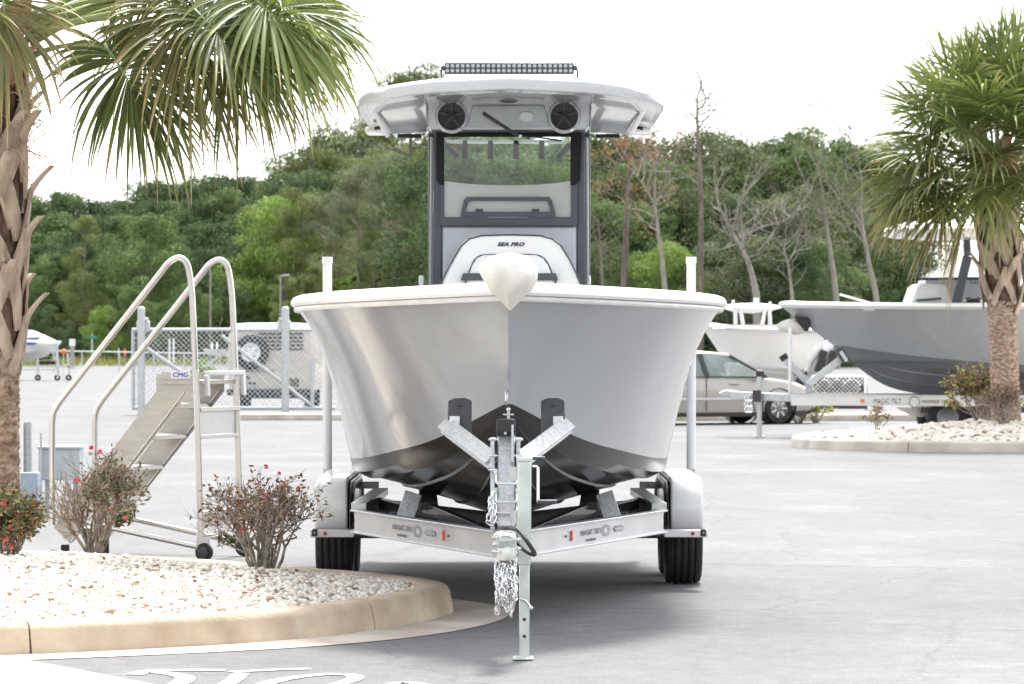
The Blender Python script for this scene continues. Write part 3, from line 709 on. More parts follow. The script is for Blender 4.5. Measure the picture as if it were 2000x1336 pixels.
# rod holders under the rear edge of the hardtop, seen through the windshield
RD = 26.15
m = MB(); m.tube([pt(872, 277, RD), pt(1110, 277, RD)], .014, 10); m.build('rod_holder_rail', WHITE, boat)
for px in (908, 958, 1008, 1058):
    m = MB(); m.tube([pt(px, 274, RD), pt(px, 311, RD)], [.021, .025], 12); m.build('rod_holder', BLK, boat)
for s_ in (-1, 1):
    m = MB(); m.tube([pt(992 + s_ * 122, 282, RD), pt(992 + s_ * 98, 308, RD)], [.021, .025], 12); m.build('rod_holder', BLK, boat)
# helm seat back behind the console
m = MB(); m.prism([pt(950, 420, 25.6), pt(1034, 420, 25.6), pt(1034, 560, 25.6), pt(950, 560, 25.6)], (0, .15, 0)); m.build('helm_seat', CUSH, boat, bevel=.04)

# ---- wrapped anchor on the bow ----
wr = random.Random(4)
rings = []
for py, xl, xr, dy in ((494, 985, 1000, .05), (498, 965, 1020, .1), (504, 950, 1036, .15), (513, 941, 1046, .19), (526, 937, 1051, .21), (540, 940, 1051, .22), (553, 946, 1046, .21), (566, 955, 1037, .18), (578, 967, 1026, .14), (590, 979, 1014, .09), (600, 989, 1004, .05), (605, 994, 999, .02)):
    n = 28; cx = (xl + xr) / 2; hw = (xr - xl) / 2; c0 = pt(cx, py, 19.42); ring = []
    for k in range(n):
        a = 2 * math.pi * k / n
        w_ = 1 + .06 * math.sin(5 * a + py * .07) + .035 * math.sin(9 * a - py * .11) + wr.gauss(0, .012)
        ring.append(c0 + Vector((math.cos(a) * hw * 19.42 / FPX * w_, math.sin(a) * dy * w_, wr.gauss(0, .004))))
    rings.append(ring)
m = MB(); m.grid(rings, closed=True); m.f.append(tuple(range(28))); m.mi.append(0)
aw = m.build('wrapped_anchor', WRAP, smooth=60)
md = aw.modifiers.new('sub', 'SUBSURF'); md.levels = 1; md.render_levels = 2
tag(aw, 'anchor bundled in creamy white shrink wrap hanging on the bow of the grey boat', 'wrapped anchor')

# ------------------------------------------------------------------ trailer under the boat
tr = thing('boat_trailer', (AX, 22.5, 0), 'aluminium tandem trailer with white fenders and galvanised winch post under the front boat', 'boat trailer')
def beam_I(a, b, h, w, name, material, par, t=.012):   # channel-shaped beam standing on edge
    a = Vector(a); b = Vector(b); m = MB(); up = Vector((0, 0, 1))
    m.bar(a, b, .010, h)
    for sg in (-1, 1): m.bar(a + up * sg * (h / 2 - t / 2), b + up * sg * (h / 2 - t / 2), w, t * .98)
    return m.build(name, material, par, bevel=.003)
zc0, zc1 = .515, .475; BH = .15
for s_ in (-1, 1):
    a = Vector((AX + s_ * .06, 20.15, zc0)); b = Vector((AX + s_ * 1.0, 23.3, zc1 + .01)); 
    beam_I(a, b, BH, .07, 'front_beam', ALU, tr)
    beam_I(Vector((AX + s_ * .985, 23.33, zc1 + .01)), Vector((AX + s_ * .985, 27.2, zc1 - .01)), BH, .07, 'side_rail', ALU, tr)
    # decals and reflectors on the outer (front) face of the beam
    t = (b - a).normalized(); nrm = Vector((-t.y * -1, -t.x, 0)) if s_ > 0 else Vector((t.y * -1, t.x * 1, 0))
    nrm = Vector((t.y, -t.x, 0)) if s_ > 0 else Vector((-t.y, t.x, 0))
    if nrm.y > 0: nrm = -nrm
    def on(px, dz=0):   # point of the beam face at photo column px
        lo, hi = 0.0, 1.0
        for _ in range(30):
            mid = (lo + hi) / 2; q = a.lerp(b, mid)
            x = 1000 + q.x * FPX / q.y
            if (x < px) == (s_ > 0): lo = mid
            else: hi = mid
        q = a.lerp(b, lo); return q + nrm * .009 + Vector((0, 0, dz))
    rt = t if s_ > 0 else -t
    q0 = on(869 if s_ < 0 else 1113); m = MB()
    for rad, zz in ((.012, .02), (.012, -.02)): m.cyl(q0 + Vector((0, 0, zz)), q0 + Vector((0, 0, zz)) + nrm * .008, rad, 14)
    m.bar(q0 + Vector((0, 0, -.02)) + nrm * .004, q0 + Vector((0, 0, .02)) + nrm * .004, .024, .008, up=nrm); m.build('side_reflector', ORANGE, tr)
    q0 = on(879 if s_ < 0 else 1102, .002); m = MB(); m.cyl(q0, q0 + nrm * .008, .008, 10); m.build('side_marker', REDL, tr)
    xm = (788, 817, 843) if s_ < 0 else (1152, 1182, 1206)
    slope = Vector((0, 0, 1))
    text_obj('decal', 'MAGIC TILT', facing(on(xm[0], .004) + nrm * .002, rt, slope), .046, INK, tr, shear=.2, sx=1.9)
    text_obj('decal', 'BY SAILFISH', facing(on(xm[0], -.042) + nrm * .002, rt, slope), .022, INK, tr, sx=1.8)
    q = on(xm[1]); m = MB()
    for r0, r1 in ((.036, .031), (.025, .021)):
        nn = 24; ou = [q + nrm * .003 + rt * math.cos(2 * math.pi * k / nn) * r0 * 2.6 + slope * math.sin(2 * math.pi * k / nn) * r0 for k in range(nn)]; iu = [q + nrm * .003 + rt * math.cos(2 * math.pi * k / nn) * r1 * 2.5 + slope * math.sin(2 * math.pi * k / nn) * r1 for k in range(nn)]
        m.grid([ou, iu], closed=True)
    m.build('decal_emblem', INK, tr, smooth=0)
    q = on(xm[2]); m = MB(); m.prism([q + rt * x_ * .085 + slope * z_ * .018 + nrm * .0015 for x_, z_ in ((-1, -1), (1, -1), (1, 1), (-1, 1))], nrm * .001); m.build('decal_plate', INK, tr)
    text_obj('decal', 'WARRIOR', facing(q + nrm * .005, rt, slope), .026, ALU, tr, sx=2.0, bold=.001)
    # upper galvanised bracket from the rail to the cross member, bunk post, bunks
    m = MB(); m.bar((AX + s_ * .9, 25.2, .60), (AX + s_ * .98, 23.4, .575), .1, .05); m.build('gusset_arm', ZINC, tr, bevel=.004)
    m = MB(); m.bar((AX + s_ * .92, 25.3, .64), (AX + s_ * 1.1, 25.3, .64), .03, .05); m.build('fender_bracket', GALV, tr, bevel=.004)
    m = MB(); m.bar((AX + s_ * .66, 22.55, .52), (AX + s_ * .60, 22.6, .70), .11, .012, up=(0, 1, 0)); m.build('bunk_bracket', GALV, tr, bevel=.003)
    m = MB(); m.bar((AX + s_ * .50, 22.3, .63), (AX + s_ * .62, 27.0, .60), .12, .05); m.build('bunk', BLK, tr, bevel=.01)
    m = MB(); m.bar((AX + s_ * .10, 21.3, .50), (AX + s_ * .52, 22.4, .62), .05, .07); m.build('keel_guide_arm', BLKM, tr, bevel=.004)
    m = MB(); m.bar((AX + s_ * .95, 24.6, .56), (AX + s_ * .30, 22.3, .52), .05, .07); m.build('diagonal_brace', BLKM, tr, bevel=.004)
for y, z in ((22.7, .47), (24.3, .49), (25.6, .37), (26.9, .34)):
    q_ = .76 if y < 23 else .96; m = MB(); m.bar((AX - q_, y, z + .06), (AX, y, z - .05), .06, .09); m.bar((AX, y, z - .05), (AX + q_, y, z + .06), .06, .089); m.build('cross_member', BLKM, tr, bevel=.004)
for y in (24.55, 25.42):
    m = MB(); m.cyl((AX - 1.1, y, .34), (AX + 1.1, y, .34), .035, 14); m.build('axle', GALV, tr)
    for s_ in (-1, 1):
        cx = AX + s_ * 1.188; wc = Vector((cx, y, .335))
        m = MB(); prof = []
        hw = .115
        for k in range(-10, 11):      # tread with circumferential grooves
            x = hw * k / 10; rad = .335 - .012 * abs(k / 10) ** 6
            if k in (-6, -2, 2, 6): rad -= .012
            prof.append((rad, x))
        prof = [(.2, -hw * .8), (.225, -hw), (.3, -hw * 1.08)] + prof + [(.3, hw * 1.08), (.225, hw), (.2, hw * .8)]
        m.lathe(wc, (1, 0, 0), prof, 56); ty = m.build('wheel', TYRE, tr, smooth=50)
        m = MB(); m.lathe(wc, (s_, 0, 0), [(.2, .06), (.19, .085), (.15, .06), (.09, .075), (.06, .1), (.001, .1)], 28); m.lathe(wc, (-s_, 0, 0), [(.2, .06), (.17, .02), (.05, .0), (.001, .0)], 28); m.build('rim', ALU, ty)
# fenders, steps, guide posts
for s_ in (-1, 1):
    x0, x1 = AX + s_ * 1.078, AX + s_ * 1.298
    prof = [(23.93, .365), (23.94, .58), (23.97, .66), (24.04, .715), (24.18, .74), (25.72, .74), (25.87, .70), (25.93, .6), (25.98, .40)]
    m = MB(); P = [Vector((0, y, z)) for y, z in prof]
    rows = []
    for x, ins in ((x0, .018), (x0 + s_ * .01, .004), (x0 + s_ * .022, 0), (x1 - s_ * .022, 0), (x1 - s_ * .006, .006), (x1, .02)):
        cy = 24.98; rows.append([(x, cy + (p.y - cy) * (1 - ins * .7), p.z - ins * (1 if p.z > .45 else 0)) for p in P])
    m.grid(rows)
    m.grid([rows[-1], [(x1, cy + (p.y - cy) * .86, .42 + (p.z - .42) * .62) for p in P]])   # outer skirt
    f = m.build('fender', WPL, tr, smooth=45)
    md = f.modifiers.new('solid', 'SOLIDIFY'); md.thickness = .008
    m = MB(); rr_ = [(x0 - s_ * .012, 24.98 + (p.y - 24.98) * .985, p.z - .03) for p in P]; ri = [(x0 - s_ * .012, 24.98 + (p.y - 24.98) * .8, .3 + (p.z - .3) * .55) for p in P]
    m.prism([Vector(q_) for q_ in rr_], (-s_ * .004, 0, 0)); m.build('fender_liner', BLKM, tr)
    m = MB(); oc_ = [Vector((x0 - s_ * .022, y, z)) for y, z in ((24.1, .52), (24.2, .62), (24.5, .68), (25.5, .68), (25.75, .62), (25.86, .52), (25.7, .42), (24.25, .42))]
    m.tube(oc_, .012, 6, closed=True); m.build('fender_trim', ALU, tr)
    m = MB(); m.box((AX + s_ * 1.175, 23.86, .378), (.29, .14, .05)); m.build('step_plate', ALU, tr, bevel=.004)
    c = Vector((AX + s_ * 1.22, 23.788, .378)); m = MB(); m.cyl(c, c + Vector((0, -.008, 0)), .012, 14); m.build('side_marker', REDL, tr)
    m = MB(); m.box((AX + s_ * 1.29, 23.84, .384), (.035, .13, .045)); m.box((AX + s_ * 1.29, 23.772, .384), (.012, .01, .016), mi=1); m.build('marker_lamp', [BLK, LENS], tr, bevel=.003)
    px = AX + s_ * 1.335
    m = MB(); m.tube([(px, 26.3, .72), (px, 26.3, 2.23)], .034, 18); m.tube([(px, 26.3, 2.225), (px, 26.3, 2.275)], .039, 18); m.build('guide_post', PVC, tr)
    m = MB(); m.tube([(px - s_ * .3, 26.3, .5), (px - s_ * .06, 26.3, .5), (px, 26.3, .56), (px, 26.3, .8)], .03, 12); m.build('guide_post_bracket', GALV, tr)
# tongue, winch post and bow arms
m = MB(); m.bar((AX, 18.15, .605), (AX, 20.6, .54), .085, .11); m.build('tongue', GALV, tr, bevel=.006)
PDp = 19.1
def Pp(px, py, d=PDp): return pt(px, py, d)
m = MB(); m.bar(Pp(989, 1035, 19.0), Pp(989, 850, 19.25), .096, .1, up=(0, 1, 0)); m.build('winch_post', GALV, tr, bevel=.008)
m = MB(); m.bar(Pp(988, 853, 19.2), Pp(988, 823, 19.22), .104, .16, up=(0, 1, 0)); m.build('bow_stop', BLK, tr, bevel=.012)
m = MB(); q = Pp(987, 846, 19.1); m.cyl(q, q + Vector((0, -.02, 0)), .008, 10); m.build('bolt', CHR, tr)
for dx, wd in ((-27, 8), (23, 8)):
    m = MB(); m.prism([Pp(989 + dx - wd / 2, 862, 19.15), Pp(989 + dx + wd / 2, 858, 19.15), Pp(989 + dx + wd / 2, 1035, 18.95), Pp(989 + dx - wd / 2, 1035, 18.95)], (0, .09, 0)); m.build('clamp_plate', GALV, tr, bevel=.003)
for py in (945, 981, 1002, 1022):
    m = MB(); a = [Pp(969, py - 24, 19.05), Pp(969, py - 4, 18.98), Pp(972, py, 18.97), Pp(1006, py, 18.97), Pp(1009, py - 4, 18.98), Pp(1009, py - 24, 19.05)]
    m.tube(a, .0065, 8); m.build('u_bolt', ZINC, tr)
    for px in (968, 1010): 
        m = MB(); q = Pp(px, py - 24, 19.03); m.cyl(q + Vector((0, .0, -.012)), q + Vector((0, 0, .012)), .011, 6); m.build('nut', ZINC, tr)
for py in (858, 890, 918):
    for px in (963, 1013):
        m = MB(); q = Pp(px, py, 19.1); m.cyl(q + Vector((-.014, -.03, 0)), q + Vector((.014, -.03, 0)), .011, 6); m.tube([q + Vector((-.024, -.03, 0)), q + Vector((.024, -.03, 0))], .005, 6); m.build('bolt', CHR, tr)
m = MB(); q = Pp(1001, 850, 19.12); m.bar(Pp(1001, 905, 19.08), Pp(1001, 832, 19.15), .012, .05, up=(0, 1, 0)); m.build('side_strap', GALV, tr)
for s_ in (-1, 1):
    e0 = Pp(989 + s_ * 22, 905, 19.15); e1 = Pp(989 + s_ * 116, 834, 19.9)
    m = MB(); d_ = (e1 - e0).normalized(); n_ = Vector((0, -1, 0))
    m.bar(e0, e1, .092, .012, up=Vector((s_ * .5, -1, .75)))
    m.bar(e0 + Vector((-s_ * .02, .03, -.035)), e1 + Vector((-s_ * .02, .03, -.035)), .012, .085, up=Vector((s_ * .4, -1, .6)))
    m.bar(e0 + Vector((0, .05, .0)), e1 + Vector((0, .05, .0)), .085, .085, up=Vector((s_ * .3, -1, .5)))
    m.build('bow_arm', GALV, tr, bevel=.003)
    # octagonal rubber pad block standing against the hull
    c = pt(989 + s_ * 91, 812, 20.0); hw, dp = .066, .10
    oc = [(-1, -1), (-.45, -1.25), (.45, -1.25), (1, -.9), (1, .75), (.5, 1.1), (-.5, 1.1), (-1, .75)]
    lo = [Vector((c.x + x * hw, c.y + y * dp, c.z - .10)) for x, y in oc]
    m = MB(); m.prism(lo, (0, 0, .15)); m.v = [(x, y, z + (.40 * (y - (c.y - dp)) - .035 if z > c.z else 0)) for x, y, z in m.v]
    po = m.build('guide_pad', PAD, tr, bevel=.006)
    m = MB(); m.cyl((c.x, c.y - .0, c.z + .04), (c.x, c.y - .002, c.z + .0575), .014, 12); m.build('pad_bolt_hole', BLK, po)
    m = MB(); q = pt(989 + s_ * 101, 826, 19.86); m.box(q, (.055, .01, .075)); m.build('pad_bracket', ALU, tr, bevel=.003)
    m = MB(); m.cyl(q + Vector((0, -.005, 0)), q + Vector((0, -.018, 0)), .011, 8); m.build('bolt', CHR, tr)
m = MB(); q = pt(993, 800, 19.5); m.tube([q + Vector((0, 0, -.05)), q + Vector((0, 0, .0))], .008, 8); m.tube([q + Vector((-.03, 0, -.028)), q + Vector((.03, 0, -.028))], .006, 8); m.ball(q, .012, 5); m.build('winch_hook', CHR, tr)
# jack: square outer tube, inner leg with pin holes, foot and crank
JD = 18.56
jk = MB(); jk.prism([pt(1011, 900, JD), pt(1038, 900, JD), pt(1037, 1103, JD), pt(1011, 1103, JD)], (0, .075, 0)); j0 = jk.build('jack_tube', ZINC, tr, bevel=.005)
m = MB(); m.prism([pt(1009, 893.5, JD - .01), pt(1040, 893.5, JD - .01), pt(1040, 901, JD - .01), pt(1009, 901, JD - .01)], (0, .095, 0)); m.build('jack_cap', ZINC, j0, bevel=.003)
m = MB(); c0 = pt(1024, 1100, JD); m.box((c0.x, JD + .038, c0.z / 2 + .008), (.054, .054, c0.z)); j1 = m.build('jack_leg', ZINC, tr, bevel=.004)
for py in (1210, 1243):
    m = MB(); q = pt(1024, py, JD + .01); m.cyl(q + Vector((0, -.001, 0)), q + Vector((0, .004, 0)), .009, 12); m.build('pin_hole', BLK, j1)
m = MB(); m.box((pt(1022, 1288, JD).x, JD + .04, .010), (.105, .13, .012)); m.build('jack_foot', ZINC, tr, bevel=.003)
m = MB(); q = pt(1026, 1175, JD - .01); m.tube([q + Vector((-.03, 0, .015)), q + Vector((.0, 0, .005)), q + Vector((.028, 0, -.03))], .007, 8); m.ball(q + Vector((.03, 0, -.033)), .011, 5); m.build('jack_pin', CHR, tr)
m = MB(); m.tube([pt(1040, 911, JD), pt(1048, 911, JD), pt(1051, 914, JD), pt(1051, 981, JD - .02)], .0075, 10); cr = m.build('jack_crank', CHR, tr)
m = MB(); m.tube([pt(1049, 980, JD - .02), pt(1088, 980, JD - .02)], .011, 12); m.build('crank_grip', SLATE, cr)
m = MB(); m.tube([pt(1022, 895, JD + .1), pt(1064, 895, JD + .1)], .010, 12); m.build('winch_handle', SLATE, tr)
for a_, b_ in (((1012, 925), (1000, 925)), ((1012, 1010), (1000, 1010))):
    m = MB(); m.bar(pt(*a_, JD + .04), pt(*b_, JD + .3), .02, .07); m.build('jack_mount', GALV, tr)
# coupler
CQ = 18.1
def Q(px, py, d=CQ): return pt(px, py, d)
m = MB(); m.prism([Q(972, 1042), Q(1005, 1042), Q(1008, 1062), Q(1004, 1088), Q(974, 1088), Q(969, 1062)], (0, .3, 0)); cpo = m.build('coupler', GALV, tr, bevel=.012)
m = MB(); m.lathe(Q(989, 1074, 18.12) + Vector((0, 0, -.02)), (0, 0, 1), [(.03, -.035), (.046, -.03), (.05, 0), (.044, .03), (.02, .045), (.001, .046)], 20); m.build('ball_socket', ZINC, cpo)
m = MB(); m.box(Q(989, 1052, 18.06), (.07, .05, .03)); m.box(Q(989, 1046, 18.02), (.05, .04, .012)); m.build('coupler_latch', ZINC, cpo, bevel=.004)
m = MB(); m.bar(Q(989, 1098, 18.2), Q(989, 1088, 18.2), .07, .06, up=(0, 1, 0)); m.build('coupler_shadow_gap', BLK, cpo, bevel=.004)  # black block stands in for the shadow gap below the socket
for px, py in ((967, 1050), (967, 1064), (966, 1078), (1012, 1054), (1012, 1072)):
    m = MB(); q = Q(px, py, 18.08); m.cyl(q + Vector((-.016, 0, 0)), q + Vector((.016, 0, 0)), .009, 8); m.ball(q, .012, 4); m.build('bolt', CHR, tr)
m = MB(); m.tube([Q(966, 1046, 18.05), Q(972, 1040, 18.03), Q(985, 1038, 18.02), Q(1004, 1040, 18.03)], .006, 8); m.build('latch_spring', CHR, tr)
cb = catmull([Q(997, 1030, 18.5), Q(1006, 1033, 18.3), Q(1016, 1040, 18.25), Q(1030, 1058, 18.2), Q(1044, 1080, 18.2), Q(1040, 1083, 18.2), Q(1024, 1074, 18.25), Q(1006, 1056, 18.3)], 6)
m = MB(); m.tube(cb, .011, 10); m.build('black_cable', BLK, tr)
# safety chains: link by link
m = MB(); lk = []
for k in range(18):
    a = 2 * math.pi * k / 18; lk.append(Vector((math.cos(a) * .0135, 0, math.sin(a) * .0135 + (.009 if math.sin(a) > 0 else -.009))))
m.tube(lk, .0045, 6, closed=True); link0 = m.build('chain_link', CHR, tr, base=(0, 0, 0)); first = [True]
link0.location = (0, 0, 0)
cr_ = random.Random(11)
def chain(path, tw=0.0):
    P = catmull(path, 16); d = 0.0; acc = 0.0; step = .031; k = 0
    for i in range(1, len(P)):
        seg = (P[i] - P[i - 1]); L = seg.length; 
        while acc + L - d >= step:
            d += step; f_ = (d - acc) / L; q = P[i - 1] + seg * f_
            z = seg.normalized(); zq = z.to_track_quat('Z', 'Y'); e = (zq @ Euler((0, 0, (math.pi / 2 if k % 2 else 0) + .5 + tw + cr_.gauss(0, .2))).to_quaternion()).to_euler()
            if first[0]: l_ = link0; first[0] = False
            else: l_ = link0.copy(); COL.objects.link(l_); l_.parent = tr
            l_.location = q - tr.location; l_.rotation_euler = e; k += 1
        acc += L
for i, (xa, xb, yb, dd) in enumerate(((972, 970, 1195, 0), (980, 1004, 1190, .03), (986, 978, 1180, -.03), (996, 1000, 1198, .0), (1004, 992, 1170, .04), (976, 990, 1165, .05))):
    d = 18.12 + dd; xm = (xa + xb) / 2
    chain([Q(xa, 1092, d + .04), Q(xa - 2, 1130, d), Q(xa + 1, 1165, d), Q((xa + xb) / 2, yb, d), Q(xb + 3, 1160, d - .02), Q(xb + 1, 1125, d + .02), Q(xm + 4, 1098, d + .04)], i * .5)
chain([Pp(964, 955, 18.95), Pp(958, 985, 18.93), Pp(955, 1005, 18.93), Pp(957, 1022, 18.93), Pp(964, 1012, 18.93), Pp(966, 985, 18.95)], .3)
# ------------------------------------------------------------------ rolling boarding stairs
SO = Vector((-2.40, 27.0, 0)); SA = Vector((.932, -.362, 0)); SW = Vector((.357, .934, 0))
st = thing('boarding_stairs', SO, 'stainless steel boarding stairs with two bent tube handrails behind the gravel', 'stairs')
def SP(i, j, z): return SO + SA * i + SW * j + Vector((0, 0, z))
WJ = .66
for j in (0, .70):
    pts = [SP(-1.2, j, .25), SP(-1.2, j, 1.02)] + catmull([SP(-1.2, j, 1.04), SP(-1.185, j, 1.12), SP(-1.13, j, 1.2)], 4)
    pts += catmull([SP(-.27, j, 2.18), SP(-.2, j, 2.255), SP(-.125, j, 2.285), SP(-.06, j, 2.25), SP(-.03, j, 2.15), SP(-.01, j, 2.0)], 5) + [SP(.02, j, 1.4)]
    m = MB(); m.tube(pts, .024, 16); m.build('handrail', STEEL, st)
    m = MB(); m.bar(SP(.02, j, 1.44), SP(.065, j, .12), .045, .045, up=(1, 0, 0)); m.build('leg', STEEL, st, bevel=.006)
th = R(50); cs, sn = math.cos(th), math.sin(th)
for j in (.06, WJ):
    def L(u, v): return SP(-.10 + u * -cs - v * sn, j, 1.27 - u * sn + v * cs)   # u down the flight, v square to it
    m = MB(); poly = [SP(-.06, j, 1.42), SP(-.30, j, 1.42), L(.06, .19), L(1.52, .19), L(1.52, 0), SP(-.06, j, 1.27)]
    m.prism(poly, SW * .006); so = m.build('stringer', STEELP, st)
    m = MB(); m.bar(L(0, .0), L(1.5, .0), .03, .008, up=SA); m.build('stringer_lip', STEEL, so)
for k, z in enumerate((1.18, .94, .70, .46, .22)):
    u = (1.27 - z) / sn; i0 = -.10 - u * cs - .10
    m = MB(); m.prism([SP(i0 - .10, .07, z), SP(i0 + .10, .07, z), SP(i0 + .10, WJ, z), SP(i0 - .10, WJ, z)], (0, 0, -.035)); m.build('tread', STEEL, st, bevel=.004)
# platform, white edge trim, toe plates, lower panel
m = MB(); m.prism([SP(-.30, .03, 1.36), SP(.03, .03, 1.36), SP(.03, .68, 1.36), SP(-.30, .68, 1.36)], (0, 0, -.03)); m.build('platform', STEELP, st)
m = MB(); m.bar(SP(-.34, .06, 1.30), SP(.02, .06, 1.30), .012, .22); m.build('side_plate', STEELP, st)
for a, b in (((.065, .10, 1.415), (.065, .74, 1.415)),):
    m = MB(); m.bar(SP(*a), SP(*b), .04, .035); m.build('edge_trim', WPL, st, bevel=.006)
for j in (.10, .735):
    m = MB(); m.bar(SP(.065, j, 1.40), SP(.07, j, 1.24), .05, .03, up=SA); m.build('edge_trim', WPL, st, bevel=.006)
for z, hgt in ((1.14, .035), (.935, .03), (.36, .03)):
    m = MB(); m.bar(SP(.045, 0, z), SP(.045, .7, z), .035, hgt); m.build('cross_bar', STEEL, st, bevel=.004)
m = MB(); m.bar(SP(.03, .03, 1.04), SP(.03, .67, 1.04), .01, .18); m.build('back_panel', ALU, st)
m = MB(); m.bar(SP(.04, .03, .30), SP(.04, .67, .30), .01, .10); m.build('lower_panel', STEELP, st)
m = MB(); m.prism([SP(-.20, .025, 1.425), SP(-.04, .025, 1.425), SP(-.04, .025, 1.375), SP(-.20, .025, 1.375)], SW * .004); lab = m.build('maker_plate', WPL, st)
BLUE = mat('blue_print', (.03, .05, .45), .5)
text_obj('lettering', 'CMG', facing(SP(-.12, .02, 1.40), SA, (0, 0, 1)), .05, BLUE, st, sx=1.2)
for j, zz in ((0, .30), (.70, .30)):
    m = MB(); m.tube([SP(-1.05, j, zz), SP(.07, j, .10)], .02, 12); m.build('base_tube', STEEL, st)
for j in (.0, .7):
    m = MB(); m.box(SP(.08, j, .145), (.1, .06, .12)); m.build('caster_fork', ALU, st, bevel=.005)
    m = MB(); m.lathe(SP(.10, j - .02, .07), SW, [(.02, -.025), (.05, -.025), (.066, -.02), (.07, 0), (.066, .02), (.05, .025), (.02, .025)], 26); w = m.build('caster', TYRE, st)
    m = MB(); m.lathe(SP(.10, j - .02, .07), SW, [(.001, -.034), (.045, -.033), (.045, .033), (.001, .034)], 16); m.build('caster_hub', BLKM, w)
for j in (.02, .68):
    m = MB(); m.box(SP(-1.1, j, .05), (.06, .06, .1)); m.build('foot', BLK, st, bevel=.004)
    
# galvanised post and utility boxes left of the stairs
def P(px, py, d): return pt(px, py, d)
m = MB(); b_ = P(54, 1010, 33.5)
for dx, dy, w, h in ((0, .03, .075, .006), (-.035, 0, .006, .06), (.035, 0, .006, .06)):
    m.box((b_.x + dx, 33.5 + dy, .45), (w, h, .9))
po = m.build('sign_post', GALV); tag(po, 'short galvanised U channel post standing left of the stairs by the palm trunk', 'post')
bx = thing('utility_cabinet', (P(115, 900, 33.8).x, 33.8, 0), 'pale grey metal utility cabinet behind the bare bush, left of the stairs', 'cabinet')
BXM = mat('cabinet_paint', (.42, .47, .49), .5)
m = MB(); a = P(75, 876, 33.8); b = P(156, 938, 33.8); m.box(((a.x + b.x) / 2, 33.95, (a.z + b.z) / 2), (b.x - a.x, .3, a.z - b.z)); m.box((a.x + .06, 34.0, b.z / 2), (.05, .05, b.z)); m.box((b.x - .06, 34.0, b.z / 2), (.05, .05, b.z)); m.build('cabinet_body', BXM, bx, bevel=.01)
m = MB(); m.box(((a.x + b.x) / 2, 33.95, a.z + .01), (b.x - a.x + .03, .34, .025)); m.build('lid', GALV, bx, bevel=.005)
m = MB(); m.tube([(a.x + .03, 33.76, a.z + .15), (a.x + .03, 33.76, .1)], .012, 8); m.build('conduit', GALV, bx)
m = MB(); m.box(((P(38, 910, 33.2).x + P(74, 910, 33.2).x) / 2, 33.3, .22), (.17, .16, .44)); tag(m.build('meter_box', mat('blue_grey_paint', (.3, .38, .47), .5), bevel=.01), 'small blue grey box next to the galvanised post', 'box')

# ------------------------------------------------------------------ chain link sliding gate
GD = 81.0
def G(px, py): return pt(px, py, GD)
gate = thing('sliding_gate', (G(440, 700).x, GD, 0), 'galvanised chain link sliding gate behind the boarding stairs', 'gate')
def wires(x0, x1, z0, z1, y, pitch, r, name, par, material=GALV):
    vs = []; 
    m = MB(); H = z1 - z0
    for sg in (1, -1):
        k = x0 - H
        while k < x1:
            a = k; b = k + H           # at z0 -> z1
            ta = max(0, (x0 - a) / H); tb = min(1, (x1 - a) / H)
            if tb > ta:
                za, zb = (z0 + ta * H, z0 + tb * H) if sg > 0 else (z1 - ta * H, z1 - tb * H)
                m.tube([(a + ta * H, y + .006 * sg, za), (a + tb * H, y + .006 * sg, zb)], r, 3, caps=False)
            k += pitch
    return m.build(name, material, par, smooth=0)
zt, zb = G(0, 644).z, G(0, 795).z
x0, x1 = G(260, 0).x, G(655, 0).x
for a, b in ((G(258, 644), G(655, 644)), (G(258, 797), G(655, 797)), (G(260, 644), G(260, 797)), (G(272, 670), G(352, 725)), (G(432, 655), G(612, 795)), (G(610, 700), G(610, 800))):
    m = MB(); m.tube([a, b], .042, 10); m.build('gate_rail', GALV, gate)
tag(wires(x0, x1, zb, zt, GD + .06, .115, .006, 'chain_link_mesh', gate), kind='stuff')
for px in (277, 558):
    f = thing('gate_post', (G(px, 0).x, GD - .12, 0), 'thick galvanised gate post ' + ('left of the handrails of the stairs' if px == 277 else 'beside the pale camper van, left of the boat bow'), 'post', 'gate posts')
    m = MB(); m.tube([(G(px, 0).x, GD - .12, 0), (G(px, 0).x, GD - .12, G(0, 603).z)], .085, 18); m.ball((G(px, 0).x, GD - .12, G(0, 603).z), .086, 6, sc=(1, 1, .6)); m.build('pole', GALV, f)
    m = MB(); c = G(px + (3 if px == 277 else -3), 638); m.box((c.x, GD - .02, c.z), (.3, .12, .26)); m.cyl((c.x, GD - .02, c.z + .12), (c.x, GD - .02, c.z + .2), .12, 16); m.build('roller_bracket', GALV, f, bevel=.02)

# ------------------------------------------------------------------ camper van behind the gate
VD = 88.0
def Vp(px, py, d=VD): return pt(px, py, d)
CREAM = mat('cream_paint', (.56, .52, .46), .4, coat=.3, var=.03)
van = thing('camper_van', (Vp(530, 0).x, VD + 1.5, 0), 'pale camper van with a big rear spare wheel behind the chain link gate', 'van')
VX = Vp(530, 0).x
def vr(z):   # half width of the body at height z
    return float(np.interp(z, [.45, .6, 1.2, 1.8, 2.0, 2.1, 2.15], [1.0, 1.05, 1.08, 1.06, .98, .80, .55]))
m = MB(); rows = []
for z in (.45, .6, .9, 1.2, 1.5, 1.8, 1.95):
    w = vr(z); y0 = VD + .05 * (z > 1.5) * (z - 1.5); n = [(-w, y0 + 4.6), (-w, y0 + .1), (-w + .1, y0), (w - .1, y0), (w, y0 + .1), (w, y0 + 4.6)]
    rows.append([(VX + a, b, z) for a, b in n])
m.grid(rows, closed=True); m.build('body', CREAM, van, smooth=30)
m = MB(); rows = []
